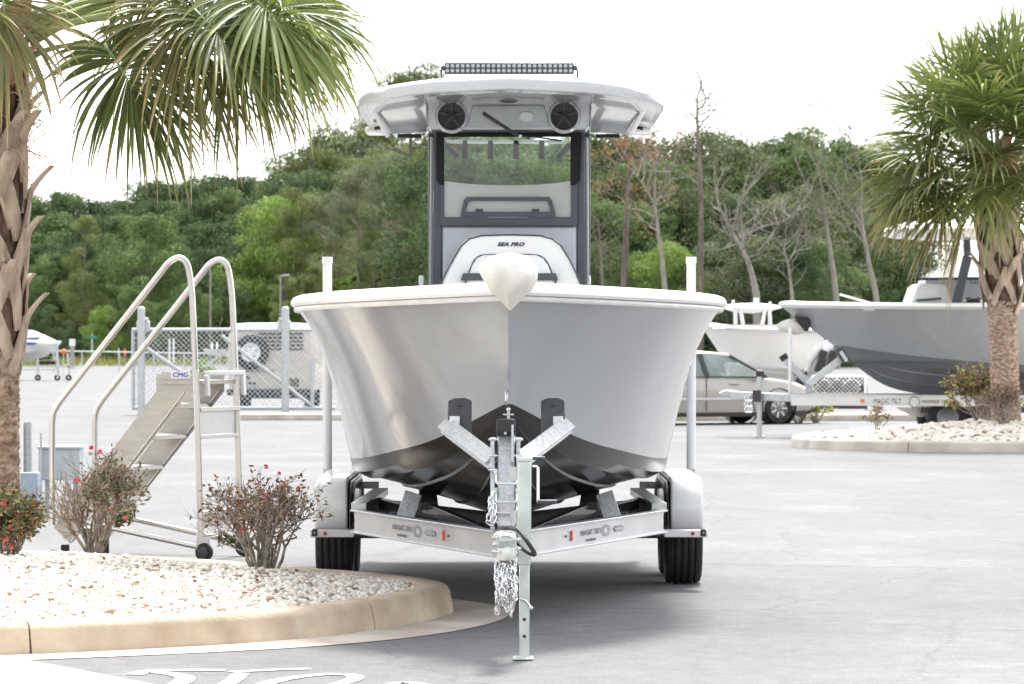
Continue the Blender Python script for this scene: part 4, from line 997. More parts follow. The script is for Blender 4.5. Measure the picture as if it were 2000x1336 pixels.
for z, k in ((1.94, 1.0), (2.0, .99), (2.06, .95), (2.1, .85), (2.12, .6), (2.125, .02)):
    w = 1.05 * k; rows.append([(VX + a, VD - .02 + (1 - k) * .8 + b * (4.6 - (1 - k) * 1.6), z) for a, b in ((-w, 1), (-w, .04), (-w + .12, 0), (w - .12, 0), (w, .04), (w, 1))])
m.grid(rows, closed=True); m.build('roof', WHITE, van, smooth=50)
m = MB(); m.box((Vp(520, 0).x, VD - .04, Vp(0, 642).z), (.55, .03, .05)); m.build('third_brake_light', REDL, van, bevel=.005)
m = MB(); c = Vp(491, 688); rr2 = .43; m.lathe((c.x, VD - .02, c.z), (0, -1, 0), [(.2, .0), (.3, .0), (.41, .0), (.435, .06), (.43, .14), (.38, .19), (.24, .2), (.2, .17)], 10 + 22); sw = m.build('spare_wheel', TYRE, van)
m = MB(); m.lathe((c.x, VD - .02, c.z), (0, -1, 0), [(.25, .16), (.235, .2), (.2, .19), (.17, .13), (.09, .15), (.08, .17), (.001, .17)], 26); m.build('rim', WPL, sw)
for k in range(5):
    t = R(72 * k + 20); q = Vector((c.x + .13 * math.cos(t), VD - .165, c.z + .13 * math.sin(t))); m = MB(); m.cyl(q, q + Vector((0, -.02, 0)), .02, 8); m.build('wheel_nut', BLK, sw)
for k in range(5):
    py = 652 + 7.5 * k; m = MB(); m.box(((Vp(505 + 3 * k, 0).x + Vp(592, 0).x) / 2, VD - .012, Vp(0, py).z), (Vp(592, 0).x - Vp(505 + 3 * k, 0).x, .02, .05)); m.build('louvre_slot', BLKM, van)
m = MB(); m.box(((Vp(540, 0).x), VD - .03, Vp(0, 667).z), (.012, .02, .5)); m.build('louvre_divider', CREAM, van)
text_obj('lettering', 'VANCOREASY MFT', facing(Vp(506, 725) + Vector((0, -.02, 0)), (1, 0, 0), (0, 0, 1)), .115, INK, van, sx=.85)
m = MB(); q = Vp(484, 738); m.cyl((q.x, VD, q.z), (q.x, VD - .03, q.z), .045, 14); m.build('lock', BLKM, van)
m = MB(); q = Vp(484, 756); m.box((q.x, VD - .01, q.z), (.34, .02, .2)); m.build('number_plate', mat('plate_grey', (.4, .45, .5), .4), van, bevel=.004)
m = MB(); m.box((Vp(484, 0).x, VD - .03, Vp(0, 748).z), (.4, .05, .03)); m.build('plate_lamp', BLKM, van)
text_obj('lettering', '08', facing(Vp(573, 748) + Vector((0, -.02, 0)), (1, 0, 0), (0, 0, 1)), .28, INKD, van, bold=.01)
m = MB(); q = Vp(586, 763); m.box((q.x, VD - .02, q.z), (.09, .03, .05)); m.build('tail_light', REDL, van)
m = MB(); m.box((VX, VD - .06, .42), (2.16, .3, .16)); m.build('bumper', BLKM, van, bevel=.02)
m = MB(); m.box((VX, VD + 2.2, .36), (1.7, 4.0, .2)); m.build('chassis', BLKM, van)
for sx in (-1, 1):
    for yy in (VD + .9, VD + 3.7):
        m = MB(); m.lathe((VX + sx * .88, yy, .34), (1, 0, 0), [(.2, -.1), (.33, -.1), (.34, 0), (.33, .1), (.2, .1)], 24); m.build('wheel', TYRE, van)

# ------------------------------------------------------------------ generic car (sedan)
def make_sedan():
    CARP = mat('champagne_paint', (.42, .39, .355), .3, .2, coat=.8, var=.02)
    root = thing('sedan', (0, 0, 0), 'champagne beige sedan parked right of the front boat', 'car')
    # local: x forward, y left, z up; length 4.6
    xs = [-2.28, -2.2, -2.0, -1.6, -1.2, -.8, -.3, .3, .8, 1.1, 1.5, 1.85, 2.1, 2.24, 2.3]
    zb = [.88, .93, .97, .99, .985, .975, .965, .955, .945, .935, .89, .83, .75, .66, .58]    # top of the body (boot, belt, bonnet)
    hw = [.62, .74, .82, .86, .87, .875, .88, .88, .88, .875, .865, .84, .78, .68, .55]
    zl = [.40, .30, .25, .22, .2, .2, .2, .2, .2, .2, .2, .22, .24, .28, .34]
    rows = []
    for x, t, w, l in zip(xs, zb, hw, zl):
        sec = [(0, l), (w * .86, l), (w * .95, l + .05), (w * .985, .45), (w, .62), (w * .985, t - .1), (w * .93, t - .03), (w * .8, t), (0, t + .035)]
        rows.append([(x, y, z) for y, z in sec] + [(x, -y, z) for y, z in reversed(sec[1:-1])])
    m = MB(); m.grid(rows, closed=True); m.f += [tuple(range(len(rows[0]))), tuple((len(rows) - 1) * len(rows[0]) + i for i in reversed(range(len(rows[0]))))]; m.mi += [0, 0]
    body = m.build('body', CARP, root, smooth=40)
    # cabin: glass volume with pillars and roof in paint
    gx = [(-1.75, .985), (-1.15, 1.36), (-.7, 1.425), (-.1, 1.44), (.35, 1.40), (1.12, .94)]
    def cw(z): return .80 - .17 * max(0, (z - .95) / .48)
    m = MB(); rows = []
    for x, z in gx:
        rows.append([(x, cw(.95), .93), (x, cw(z), z - .02), (x, cw(z) - .12, z + .01), (x, 0, z + .03), (x, -cw(z) + .12, z + .01), (x, -cw(z), z - .02), (x, -cw(.95), .93)])
    m.grid(rows); m.build('cabin_glass', CARGL, root, smooth=30)
    m = MB(); rows = []
    for x, z in gx[1:5]:
        rows.append([(x, s * (cw(z) - .0 + k) if k is not None else 0, z + dz) for s, k, dz in ((1, .012, -.05), (1, .012, -.01), (1, -.10, .022), (1, None, .042), (-1, -.10, .022), (-1, .012, -.01), (-1, .012, -.05))])
    m.grid(rows); r_ = m.build('roof', CARP, root, smooth=50)
    for s in (-1, 1):
        def q(x, z, o=.014): return (x, s * (cw(z) + o), z)
        for a, b, w in ((gx[4], gx[5], .05), (gx[1], gx[0], .09)):
            m = MB(); m.bar(q(a[0], a[1] - .02), q(b[0], b[1]), w, .03, up=(0, 1, 0)); m.build('pillar', CARP if w > .06 else BLKM, root, bevel=.005)
        m = MB(); m.bar(q(-.32, 1.41), q(-.22, .95), .09, .03, up=(0, 1, 0)); m.build('door_pillar', BLKM, root)
        m = MB(); m.bar(q(-1.25, 1.33), q(-1.3, .96), .05, .03, up=(0, 1, 0)); m.build('rear_quarter_pillar', BLKM, root)
        m = MB(); m.bar((-1.7, s * .845, .968), (1.05, s * .845, .945), .02, .03); m.build('belt_trim', BLKM, root)
        m = MB(); m.bar((-1.4, s * .883, .52), (1.2, s * .883, .52), .015, .05); m.build('side_moulding', ALU, root)
        for x in (-.28, .95):
            m = MB(); m.box((x, s * .880, .6), (.012, .012, .66)); m.build('door_gap', BLKM, root)
        for x in (-.42, .55): 
            m = MB(); m.box((x - .2, s * .89, .82), (.2, .03, .03)); m.build('door_handle', CARP, root, bevel=.008)
        m = MB(); m.box((.88, s * .96, 1.02), (.12, .2, .13)); m.build('wing_mirror', BLKM, root, bevel=.03)
        m = MB(); m.box((2.18, s * .6, .66), (.16, .3, .12)); m.build('headlight', LENS, root, bevel=.03)
        m = MB(); m.box((-2.24, s * .6, .78), (.08, .3, .14)); m.build('tail_light', REDL, root, bevel=.02)
        for x in (-1.32, 1.36):
            m = MB(); m.lathe((x, s * .80, .335), (0, s, 0), [(.39, -.12), (.39, .085), (.375, .088), (.37, -.1)], 30); m.build('wheel_arch', BLKM, root)
            m = MB(); m.lathe((x, s * .785, .318), (0, s, 0), [(.2, -.1), (.29, -.105), (.318, -.07), (.32, 0), (.318, .07), (.29, .105), (.21, .1), (.2, .08)], 36); w_ = m.build('wheel', TYRE, root)
            m = MB(); m.lathe((x, s * .785, .318), (0, s, 0), [(.205, .07), (.195, .09), (.17, .05), (.1, .07), (.06, .08), (.001, .08)], 24); m.build('rim', mat('dark_steel_rim', (.2, .2, .2), .4, .6), w_)
            for k in range(7):
                t = 2 * math.pi * k / 7; m = MB(); m.bar((x + .07 * math.cos(t), s * .865, .318 + .07 * math.sin(t)), (x + .185 * math.cos(t), s * .868, .318 + .185 * math.sin(t)), .035, .012, up=(0, 1, 0)); m.build('spoke', ALU, w_)
    m = MB(); m.box((2.27, 0, .4), (.12, 1.3, .2)); m.build('front_bumper', CARP, root, bevel=.04)
    m = MB(); m.box((-2.27, 0, .42), (.12, 1.4, .22)); m.build('rear_bumper', CARP, root, bevel=.04)
    m = MB(); m.box((0, 0, .22), (4.0, 1.5, .12)); m.build('underbody', BLKM, root)
    for x in (-.9, .25):
        for s in (-1, 1):
            m = MB(); m.box((x - .1, s * .34, .82), (.14, .46, .62)); m.build('seat', INKD, root, bevel=.06)
    return root
car = make_sedan()
YAW = R(24)
fw = pt(1520, 800, 71.8)            # near front wheel
# near side is the car's right (y = -0.8); heading right and away
hx = Vector((math.cos(YAW), math.sin(YAW), 0)); ly = Vector((-math.sin(YAW), math.cos(YAW), 0))
car.location = Vector((fw.x, 72.0, 0)) - hx * 1.36 + ly * .8
car.rotation_euler = (0, 0, YAW)

# ------------------------------------------------------------------ second boat on its trailer (right)
B2 = pt(1526, 600, 62.6); b2 = thing('center_console_boat', (B2.x, B2.y, 0), 'slate grey centre console boat with dark bottom seen side on behind the far palm', 'boat')
GEL2 = mat('slate_gelcoat', (.35, .37, .395), .22, var=.02, coat=.8)
GELB2 = mat('charcoal_gelcoat', (.155, .165, .18), .25, var=.04, coat=.5)
H2 = Hull(L=9.2, B=1.35, Bc=1.12, zs=(2.27, 2.22), zst=1.5, y0=1.05, zc=(1.5, 1.32, 1.16, 1.1), zk=(1.5, .98, .78, .70, .68), sheer=(4.2, 2.2, .7), chine=(5.2, 1.9, 1.0))
T2 = lambda x, y, z: (B2.x + y, B2.y + x, z)
build_hull(H2, T2, b2, .12, GEL2, GELB2, WHITE, ALU, 'hull')
def B(px, py, d=62.2): return pt(px, py, d)
m = MB(); m.prism([B(1795, 600), B(1808, 545), B(1830, 543), B(1912, 543), B(1925, 600)], (0, 1.1, 0)); m.build('console', PALE, b2, bevel=.03)
m = MB(); m.prism([B(1775, 603, 61.95), B(1790, 560, 61.95), B(1800, 553, 61.95), B(1848, 556, 61.95), B(1862, 603, 61.95)], (0, 1.4, 0)); m.build('console_seat', CUSH, b2, bevel=.03)
m = MB(); m.bar(B(1790, 587, 61.9), B(1838, 583, 61.9), .02, .04); m.build('seat_seam', SLATE, b2)
for y_ in (61.7, 63.2):
    m = MB(); m.bar(B(1866, 600, y_), B(1890, 500, y_), .16, .08, up=(0, 1, 0)); m.build('hardtop_post', SLATE, b2, bevel=.02)
    m = MB(); m.bar(B(1890, 500, y_), B(1888, 468, y_), .12, .07, up=(0, 1, 0)); m.build('hardtop_post', SLATE, b2, bevel=.02)
    m = MB(); m.bar(B(2010, 600, y_), B(1992, 468, y_), .10, .07, up=(0, 1, 0)); m.build('hardtop_post', SLATE, b2, bevel=.02)
    m = MB(); m.bar(B(1790, 545, y_), B(1806, 475, y_), .05, .05, up=(0, 1, 0)); m.build('windshield_post', BLKM, b2)
m = MB(); m.prism([B(1791, 545, 61.75), B(1806, 476, 61.75), B(1990, 476, 61.75), B(1990, 545, 61.75)], (0, .01, 0)); m.build('side_window', GLASS, b2)
m = MB(); m.bar(B(1788, 545, 61.72), B(1995, 543, 61.72), .03, .05); m.build('window_sill', BLKM, b2)
m = MB(); rows = []
for px, a, b in ((1731, 452, 455), (1736, 444, 459), (1760, 437, 463), (1830, 433, 466), (1920, 432, 467), (2030, 434, 468), (2060, 440, 466)):
    q0 = B(px, a, 62.5); q1 = B(px, b, 62.5); k = .6 if px < 1735 else (.9 if px < 1745 else 1)
    rows.append([(q0.x, 62.5 + y * k, (q0.z if abs(y) < 1 else (q0.z + q1.z) / 2)) for y in (-1.2, -.9, -.4, .4, .9, 1.2)] + [(q1.x, 62.5 + y * k, q1.z) for y in (1.1, -1.1)])
m.grid(rows, closed=True); m.build('hardtop', WHITE, b2, smooth=40)
m = MB(); c = B(1905, 589, 61.85)
for a_, rr3 in ((0, 0),):
    m.lathe((c.x, 62.19, c.z), (0, -1, 0), [(.165, 0), (.165, .03), (.135, .04), (.12, .02), (.001, .02)], 30)
for i in range(len(m.v)): m.v[i] = (m.v[i][0], m.v[i][1], c.z + (m.v[i][2] - c.z) * .5)
m.build('porthole', CHR, b2)
m = MB(); m.cyl((c.x, 62.17, c.z), (c.x, 62.13, c.z), .11, 20)
for i in range(len(m.v)): m.v[i] = (m.v[i][0], m.v[i][1], c.z + (m.v[i][2] - c.z) * .5)
m.build('porthole_glass', BLK, b2)
text_obj('lettering', 'S.O', facing(B(1903, 551, 62.19) + Vector((0, -.01, 0)), (1, 0, 0), (0, 0, 1)), .11, INKD, b2)
for y_ in (61.9, 63.1):
    m = MB(); m.tube([B(1640, 575, y_), B(1700, 592, y_), B(1760, 600, y_)], .018, 8); m.tube([B(1690, 589, y_), B(1690, 600, y_)], .015, 6); m.build('bow_rail', PVC, b2)
m = MB(); c = B(1668, 605, 61.3); m.box((B(1697, 606, 61.15).x, 61.2, B(0, 606).z), (.18, .05, .04)); m.build('cleat', CHR, b2)
# wrapped anchor on the second boat
a2 = thing('wrapped_anchor', B(1555, 640, 62.6), 'white wrapped anchor with a dark cover hanging under the bow of the slate boat', 'wrapped anchor')
m = MB(); rows = []
for px, a, b in ((1519, 634, 640), (1525, 628, 646), (1540, 623, 650), (1553, 625, 653), (1563, 633, 652), (1568, 640, 650)):
    q0 = B(px, a, 62.5); q1 = B(px, b, 62.5); r_ = (q0.z - q1.z) / 2; zc_ = (q0.z + q1.z) / 2
    rows.append([(q0.x + .02 * math.sin(k * 2.3), 62.5 + math.cos(2 * math.pi * k / 14) * r_ * 1.1, zc_ + math.sin(2 * math.pi * k / 14) * r_ * (1 + .1 * math.sin(3 * k))) for k in range(14)])
m.grid(rows, closed=True); m.build('wrap', WRAP, a2, smooth=60)
m = MB(); m.prism([B(1552, 618, 62.4), B(1580, 619, 62.4), B(1584, 634, 62.4), B(1578, 648, 62.4), B(1572, 646, 62.4), B(1560, 628, 62.4)], (0, .25, 0)); m.build('cover', BLK, a2, bevel=.02)
# trailer
t2 = thing('boat_trailer', (B(1700, 0).x, 62.6, 0), 'long aluminium boat trailer under the slate boat, its jack standing beside the sedan', 'boat trailer')
for y_ in (61.45, 63.75):
    m = MB(); a = B(1545, 781, y_); a.z = pt(0, 781, 61.6).z; b = B(2150, 787, y_); b.z = a.z - .02
    if y_ > 62: a.y = y_
    m.bar(a, b, .03, .17); m.bar(a + Vector((0, -.02, .085)), b + Vector((0, -.02, .085)), .08, .014); m.bar(a + Vector((0, -.02, -.085)), b + Vector((0, -.02, -.085)), .08, .014); m.build('side_beam', ALU, t2)
zt2 = pt(0, 776, 61.6).z
m = MB(); m.bar((B(1430, 0).x, 62.0, zt2 + .03), (B(1550, 0).x, 61.6, zt2 - .02), .1, .13); m.bar((B(1430, 0).x, 62.0, zt2 + .03), (B(1550, 0).x, 63.6, zt2 - .02), .1, .13); m.build('tongue', GALV, t2, bevel=.01)
m = MB(); m.prism([B(1404, 768), B(1415, 762), B(1440, 763), B(1440, 777), B(1410, 776)], (0, .2, 0)); m.build('coupler', GALV, t2, bevel=.02)
m = MB(); m.tube([(B(1483, 0, 61.8).x, 61.8, .02), (B(1483, 0, 61.8).x, 61.8, pt(0, 736, 61.8).z)], .045, 12); m.box((B(1483, 0, 61.8).x, 61.8, .015), (.22, .2, .03)); m.build('jack', GALV, t2)
m = MB(); m.box((B(1478, 0, 61.7).x, 61.72, zt2 + .02), (.14, .1, .2)); m.tube([B(1476, 768, 61.65), B(1470, 785, 61.6), B(1474, 803, 61.6)], .012, 6); m.build('jack_clamp', BLKM, t2)
for k in range(9):
    q = B(1458 + (k % 3) * 4, 778 + (k // 3) * 11, 61.7); m = MB(); m.tube([q + Vector((math.cos(a) * .03, 0, math.sin(a) * .05)) for a in [2 * math.pi * i / 10 for i in range(10)]], .012, 5, closed=True); m.build('chain_link', CHR, t2)
for (xa, ya), (xb, yb), y_ in (((1583, 752), (1533, 702), 62.2), ((1578, 752), (1652, 694), 61.7), ((1580, 768), (1580, 740), 62.0)):
    m = MB(); m.bar(B(xa, ya, y_), B(xb, yb, y_), .12, .09, up=(0, 1, 0)); m.build('bow_arm', GALV, t2, bevel=.01)
m = MB(); c = B(1645, 693, 61.55); rot = Matrix.Rotation(R(-32), 3, 'Y'); m.box(c, (.13, .28, .3), rot=rot); m.build('guide_pad', PAD, t2, bevel=.02)
m = MB(); c = B(1648, 696, 61.38); m.box(c, (.06, .03, .2), rot=rot); m.build('pad_bracket', GALV, t2)
m = MB(); c = B(1531, 698, 62.2); m.box(c, (.14, .1, .1), rot=rot); m.build('guide_pad', BLK, t2, bevel=.01)
m = MB(); m.tube([B(1543, 768, 62.0), B(1543, 640, 62.0)], .03, 8); m.build('guide_post', PVC, t2)
for px, z_ in ((1685, 0),):
    q = pt(px, 783, 61.42); m = MB(); m.cyl(q, q + Vector((0, -.02, 0)), .035, 16); m.build('side_reflector', ORANGE, t2)
text_obj('decal', 'MAGIC TILT', facing(pt(1733, 784, 61.42), (1, 0, 0), (0, 0, 1)), .12, mat('blue_grey_ink', (.1, .16, .3), .5), t2, sx=.75)
text_obj('decal', 'PREMIER TILT', facing(pt(1828, 785, 61.42), (1, 0, 0), (0, 0, 1)), .085, INKD, t2, sx=.95)
m = MB(); q = pt(1786, 785, 61.43); m.lathe(q, (0, -1, 0), [(.1, 0), (.1, .004), (.08, .004), (.08, 0)], 20); m.build('decal_emblem', INK, t2)
for s_ in (0, 1):
    for px in (1851, 1945):
        y_ = 61.75 if s_ == 0 else 63.45; wx = B(px, 0, 61.7).x
        m = MB(); m.lathe((wx, y_, .34), (0, 1, 0), [(.2, -.11), (.31, -.11), (.34, -.06), (.34, .06), (.31, .11), (.2, .11)], 30); w_ = m.build('wheel', TYRE, t2)
        m = MB(); m.lathe((wx, y_, .34), (0, -1, 0), [(.2, .09), (.17, .1), (.08, .07), (.001, .07)], 20); m.build('rim', mat('dark_steel_rim', (.2, .2, .2), .4, .6), w_)
m = MB(); m.prism([B(1750, 795), B(1780, 812), B(1800, 815), B(1840, 802), B(1850, 795)], (0, .2, 0)); m.build('axle_bracket', ALU, t2)
m = MB(); m.bar(B(1795, 800, 62), B(2010, 800, 62), .5, .1); m.build('suspension', BLKM, t2)

# ------------------------------------------------------------------ third boat, white, farther back
B3 = pt(1372, 650, 80.0); b3 = thing('center_console_boat', (B3.x, 80, 0), 'white fishing boat with a pipework tower, behind the sedan', 'boat')
H3 = Hull(L=2.9 + .0, B=1.2, Bc=1.0, zs=(1.98, 1.86), zst=1.3, y0=.5, zc=(1.3, 1.1, 1.0, .95), zk=(1.3, .9, .75, .7, .7), sheer=(2.0, 2.2, .7), chine=(2.4, 1.9, 1.0))
T3 = lambda x, y, z: (B3.x + y * .9, 80 + x, z)
build_hull(H3, T3, b3, .1, WHITE, WHITE, WHITE, ALU)
def K(px, py, d=80.0): return pt(px, py, d)
m = MB(); rows = []
for px, a, b in ((1410, 598, 600), (1418, 595, 604), (1440, 593, 610), (1470, 592, 612), (1500, 594, 608), (1524, 598, 602)):
    q0, q1 = K(px, a), K(px, b); rows.append([(q0.x, 79.3, (q0.z + q1.z) / 2), (q0.x, 79.6, q0.z), (q0.x, 80.4, q0.z), (q0.x, 80.7, (q0.z + q1.z) / 2), (q1.x, 80.4, q1.z), (q1.x, 79.6, q1.z)])
m.grid(rows, closed=True); m.f += [tuple(range(6)), tuple(30 + i for i in reversed(range(6)))]; m.mi += [0, 0]; m.build('tower_top', WHITE, b3)
for y_ in (79.5, 80.5):
    for a, b in (((1437, 640), (1436, 604)), ((1504, 640), (1503, 604)), ((1452, 640), (1446, 604)), ((1488, 640), (1494, 604))):
        m = MB(); m.tube([K(*a, y_), K(*b, y_)], .045, 8); m.build('tower_leg', WHITE, b3)
for px, t_, r_ in ((1432, 586, .03), (1477, 582, .06), (1504, 589, .03)):
    m = MB(); m.tube([K(px, 596), K(px, t_)], r_, 8); m.build('antenna_mount', WHITE, b3)
m = MB(); m.tube([K(1392, 641, 79.2), K(1440, 637, 79.2), K(1530, 637, 79.2)], .035, 8); m.build('bow_rail', CHR, b3)
m = MB(); m.box(K(1512, 646, 79.1), (.2, .05, .05)); m.build('stern_light', REDL, b3)
COWL = mat('white_cowling', (.78, .78, .78), .25, coat=.5)
for k, (px, y_) in enumerate(((1592, 79.0), (1612, 80.0))):
    o = thing('outboard_motor', (K(px, 0, y_).x, y_, 0), ('left' if k == 0 else 'right') + ' one of two tilted white outboard motors between the white boat and the slate boat', 'outboard motor', 'tilted outboard motors')
    m = MB(); rows = []
    ax0 = K(px + 8, 660, y_); ax1 = K(px - 20, 735, y_)
    for t, r_ in ((0, .04), (.08, .12), (.3, .17), (.5, .16), (.62, .09), (.9, .06), (1, .04)):
        c = ax0.lerp(ax1, t); rows.append([c + Vector((math.cos(2 * math.pi * i / 14) * r_ * 1.1, math.sin(2 * math.pi * i / 14) * r_, .3 * r_ * math.cos(2 * math.pi * i / 14))) for i in range(14)])
    m.grid(rows, closed=True); m.build('cowling', COWL, o, smooth=50)
    m = MB(); c = ax0.lerp(ax1, .6); m.box(c + Vector((.22, -.1, 0)), (.16, .2, .5), rot=Matrix.Rotation(R(20), 3, 'Y')); m.build('mount_bracket', BLKM, o, bevel=.02)
    m = MB(); c = ax1; m.box(c + Vector((-.05, 0, -.1)), (.3, .12, .2), rot=Matrix.Rotation(R(30), 3, 'Y')); 
    for q in range(3):
        t = R(120 * q + 30); m.bar(c + Vector((-.1, -.12, 0)), c + Vector((-.1 + math.cos(t) * .17, -.12, math.sin(t) * .17)), .09, .015, up=(0, 1, 0))
    m.build('gearcase', ALU if k else BLKM, o, bevel=.01)
# utility trailer with a mesh ramp
ut = thing('utility_trailer', (K(1630, 0, 77).x, 77, 0), 'low trailer with black mesh sides and white wheels under the slate boat bow', 'trailer')
m = MB(); a = K(1586, 735, 77); b = K(1690, 776, 77)
for p_, q_ in (((1586, 735), (1690, 735)), ((1586, 776), (1690, 776)), ((1586, 735), (1586, 776)), ((1690, 735), (1690, 776))):
    m.tube([K(*p_, 77), K(*q_, 77)], .03, 6)
m.build('frame', WHITE, ut)
tag(wires(a.x, b.x, b.z, a.z, 77.02, .09, .014, 'ramp_mesh', ut, BLKM), kind='stuff')
for px in (1608, 1636, 1664):
    q = K(px, 757, 77.3); m = MB(); m.lathe((q.x, 77.3, q.z), (0, -1, 0), [(.12, -.1), (.17, -.1), (.19, 0), (.17, .06), (.12, .07), (.1, .05), (.04, .05), (.001, .05)], 20); m.build('wheel', WPL, ut)
m = MB(); m.box((K(1636, 0, 77.6).x, 77.9, .45), (1.3, .5, .5)); m.build('bed', BLKM, ut)

# ------------------------------------------------------------------ small far things on the left
LDs = 154.0
def Fa(px, py, d=LDs): return pt(px, py, d)
cb_ = thing('cabin_cruiser', (Fa(60, 0).x, LDs, 0), 'small white cabin cruiser with blue stripes on a trailer beside the near palm trunk', 'boat')
m = MB(); rows = []
for px, zt_, zb_, w in ((-40, 668, 712, 1.2), (20, 668, 712, 1.2), (60, 670, 706, 1.15), (90, 671, 696, .8), (108, 670, 682, .35), (119, 668, 671, .03)):
    a, b = Fa(px, zt_), Fa(px, zb_); rows.append([(a.x, LDs - w, a.z), (a.x, LDs - w * .8, (a.z + b.z) / 2), (a.x, LDs, b.z), (a.x, LDs + w * .8, (a.z + b.z) / 2), (a.x, LDs + w, a.z), (a.x, LDs, a.z + .05)])
m.grid(rows, closed=True); m.build('hull', WHITE, cb_, smooth=30)
m = MB(); rows = []
for px, zt_, zb_, w in ((-40, 640, 669, .95), (30, 642, 669, .95), (60, 645, 669, .9), (85, 655, 670, .7), (112, 667, 670, .2)):
    a, b = Fa(px, zt_), Fa(px, zb_); rows.append([(b.x, LDs - w, b.z), (a.x, LDs - w * .8, a.z), (a.x, LDs + w * .8, a.z), (b.x, LDs + w, b.z)])
m.grid(rows); m.build('cabin', WHITE, cb_, smooth=30)
for poly in ([(47, 660), (80, 659), (72, 664), (52, 663)], [(49, 668), (74, 669), (66, 674), (46, 673)]):
    m = MB(); m.prism([Fa(x, y, LDs - 1.22) for x, y in poly], (0, .02, 0)); m.build('stripe', mat('blue_stripe', (.03, .1, .3), .3), cb_)
ct = thing('boat_trailer', (Fa(70, 0).x, LDs - 1, 0), 'grey boat trailer with jack wheels under the white cabin cruiser', 'boat trailer')
for a, b, w in (((-20, 716), (150, 716), .08), ((20, 722), (110, 722), .06), ((110, 670), (114, 735), .12), ((74, 700), (74, 742), .09), ((132, 690), (136, 738), .08), ((92, 690), (108, 670), .06), ((96, 676), (110, 705), .05)):
    m = MB(); m.bar(Fa(*a, LDs - 1.3), Fa(*b, LDs - 1.3), w, w, up=(0, 1, 0)); m.build('frame_bar', GALV, ct)
m = MB(); m.prism([Fa(76, 705, LDs - 1.2), Fa(109, 705, LDs - 1.2), Fa(109, 712, LDs - 1.2), Fa(76, 712, LDs - 1.2)], (0, .3, 0)); m.build('step_pad', BLK, ct)
m = MB(); m.bar(Fa(70, 702, LDs - 1.2), Fa(100, 699, LDs - 1.2), .12, .08); m.build('bow_roller', BLK, ct)
for px in (74, 112, 134):
    q = Fa(px, 741, LDs - 1.3); m = MB(); m.lathe((q.x, q.y, .13), (0, 1, 0), [(.05, -.05), (.13, -.05), (.13, .05), (.05, .05)], 16); m.build('jack_wheel', TYRE, ct)
sg = thing('notice_sign', (Fa(141, 0).x, LDs, 0), 'small white paper notice on a post at the left edge of the grass', 'sign')
m = MB(); m.bar(Fa(141, 720), Fa(141, 664), .18, .06, up=(0, 1, 0)); m.build('post', mat('weathered_wood', (.4, .37, .33), .8), sg)
m = MB(); m.prism([Fa(135, 662, LDs - .1), Fa(147, 662, LDs - .1), Fa(147, 676, LDs - .1), Fa(135, 676, LDs - .1)], (0, .03, 0)); bo = m.build('board', WHITE, sg)
sn = thing('street_name_sign', (pt(180, 0, 228).x, 228, 0), 'green street name sign on a thin pole in front of the tree line', 'street sign')
m = MB(); m.tube([(pt(180, 0, 228).x, 228, 0), pt(180, 652, 228)], .05, 8); m.build('pole', GALV, sn)
m = MB(); m.prism([pt(169, 656, 227.9), pt(191, 656, 227.9), pt(191, 661, 227.9), pt(169, 661, 227.9)], (0, .03, 0)); m.build('name_plate', mat('sign_green', (.02, .22, .14), .5), sn)
for i, (px, py, d, w) in enumerate(((124, 687, 150, .11), (244, 685, 235, .09), (232, 684, 236, .05))):
    q = pt(px, py, d); m = MB(); 
    if i == 0: m.ball(q, w, 8)
    else: m.tube([(q.x, d, q.z - .3), (q.x, d, q.z + .15)], [w, w * .5], 8)
    m.tube([(q.x, d, 0), (q.x, d, q.z - .1)], .022, 6, mi=1)
    tag(m.build('marker_ball' if i == 0 else 'marker_stake', [ORANGE if i < 2 else PVC, GALV]), ('orange round marker beside the paper notice', 'orange survey stake in the grass left of the gate', 'white survey stake in the grass beside the orange one')[i], 'marker')
# low chain link boundary fence along the grass
ff = thing('boundary_fence', (pt(200, 0, 200).x, 200, 0), 'low chain link boundary fence between the far lot and the tall grass', 'fence')
for px in (105, 160, 233, 300, 360, 430):
    d = 190 + (px - 105) * .05; x = pt(px, 0, d).x; m = MB(); m.tube([(x, d, 0), (x, d, 1.18 - (px - 105) * .0008)], .04, 6); m.build('fence_post', GALV, ff)
m = MB(); m.tube([(pt(60, 0, 188).x, 188, 1.2), (pt(480, 0, 208).x, 208, .95)], .035, 6); m.build('top_rail', GALV, ff)
# twin marker posts and a small skiff seen through the gate
for px in (331, 339):
    m = MB(); m.bar(pt(px, 708, 140), pt(px, 661, 140), .07, .07, up=(0, 1, 0)); tag(m.build('guide_pole', PVC), 'thin white guide pole seen through the chain link gate', 'pole', 'twin white guide poles behind the gate')
sk = thing('skiff', (pt(425, 0, 120).x, 120, 0), 'small white skiff on a low trailer seen through the gate left of the camper van', 'boat')
m = MB(); rows = []
for px, zt_, zb_, w in ((398, 681, 683, .05), (408, 682, 692, .5), (425, 682, 696, .8), (445, 682, 696, .8)):
    a, b = pt(px, zt_, 120), pt(px, zb_, 120); rows.append([(a.x, 120 - w, a.z), (a.x, 120 - w * .6, b.z), (a.x, 120 + w * .6, b.z), (a.x, 120 + w, a.z)])
m.grid(rows, closed=True); m.build('hull', WHITE, sk)
for px in (414, 424):
    m = MB(); m.tube([pt(px, 683, 120), pt(px, 668, 120)], .03, 6); m.build('console_post', PVC, sk)
m = MB(); m.bar(pt(405, 712, 119.6), pt(428, 695, 119.6), .07, .07); m.bar(pt(395, 714, 119.6), pt(450, 714, 119.6), .07, .07); m.build('trailer_frame', GALV, sk)
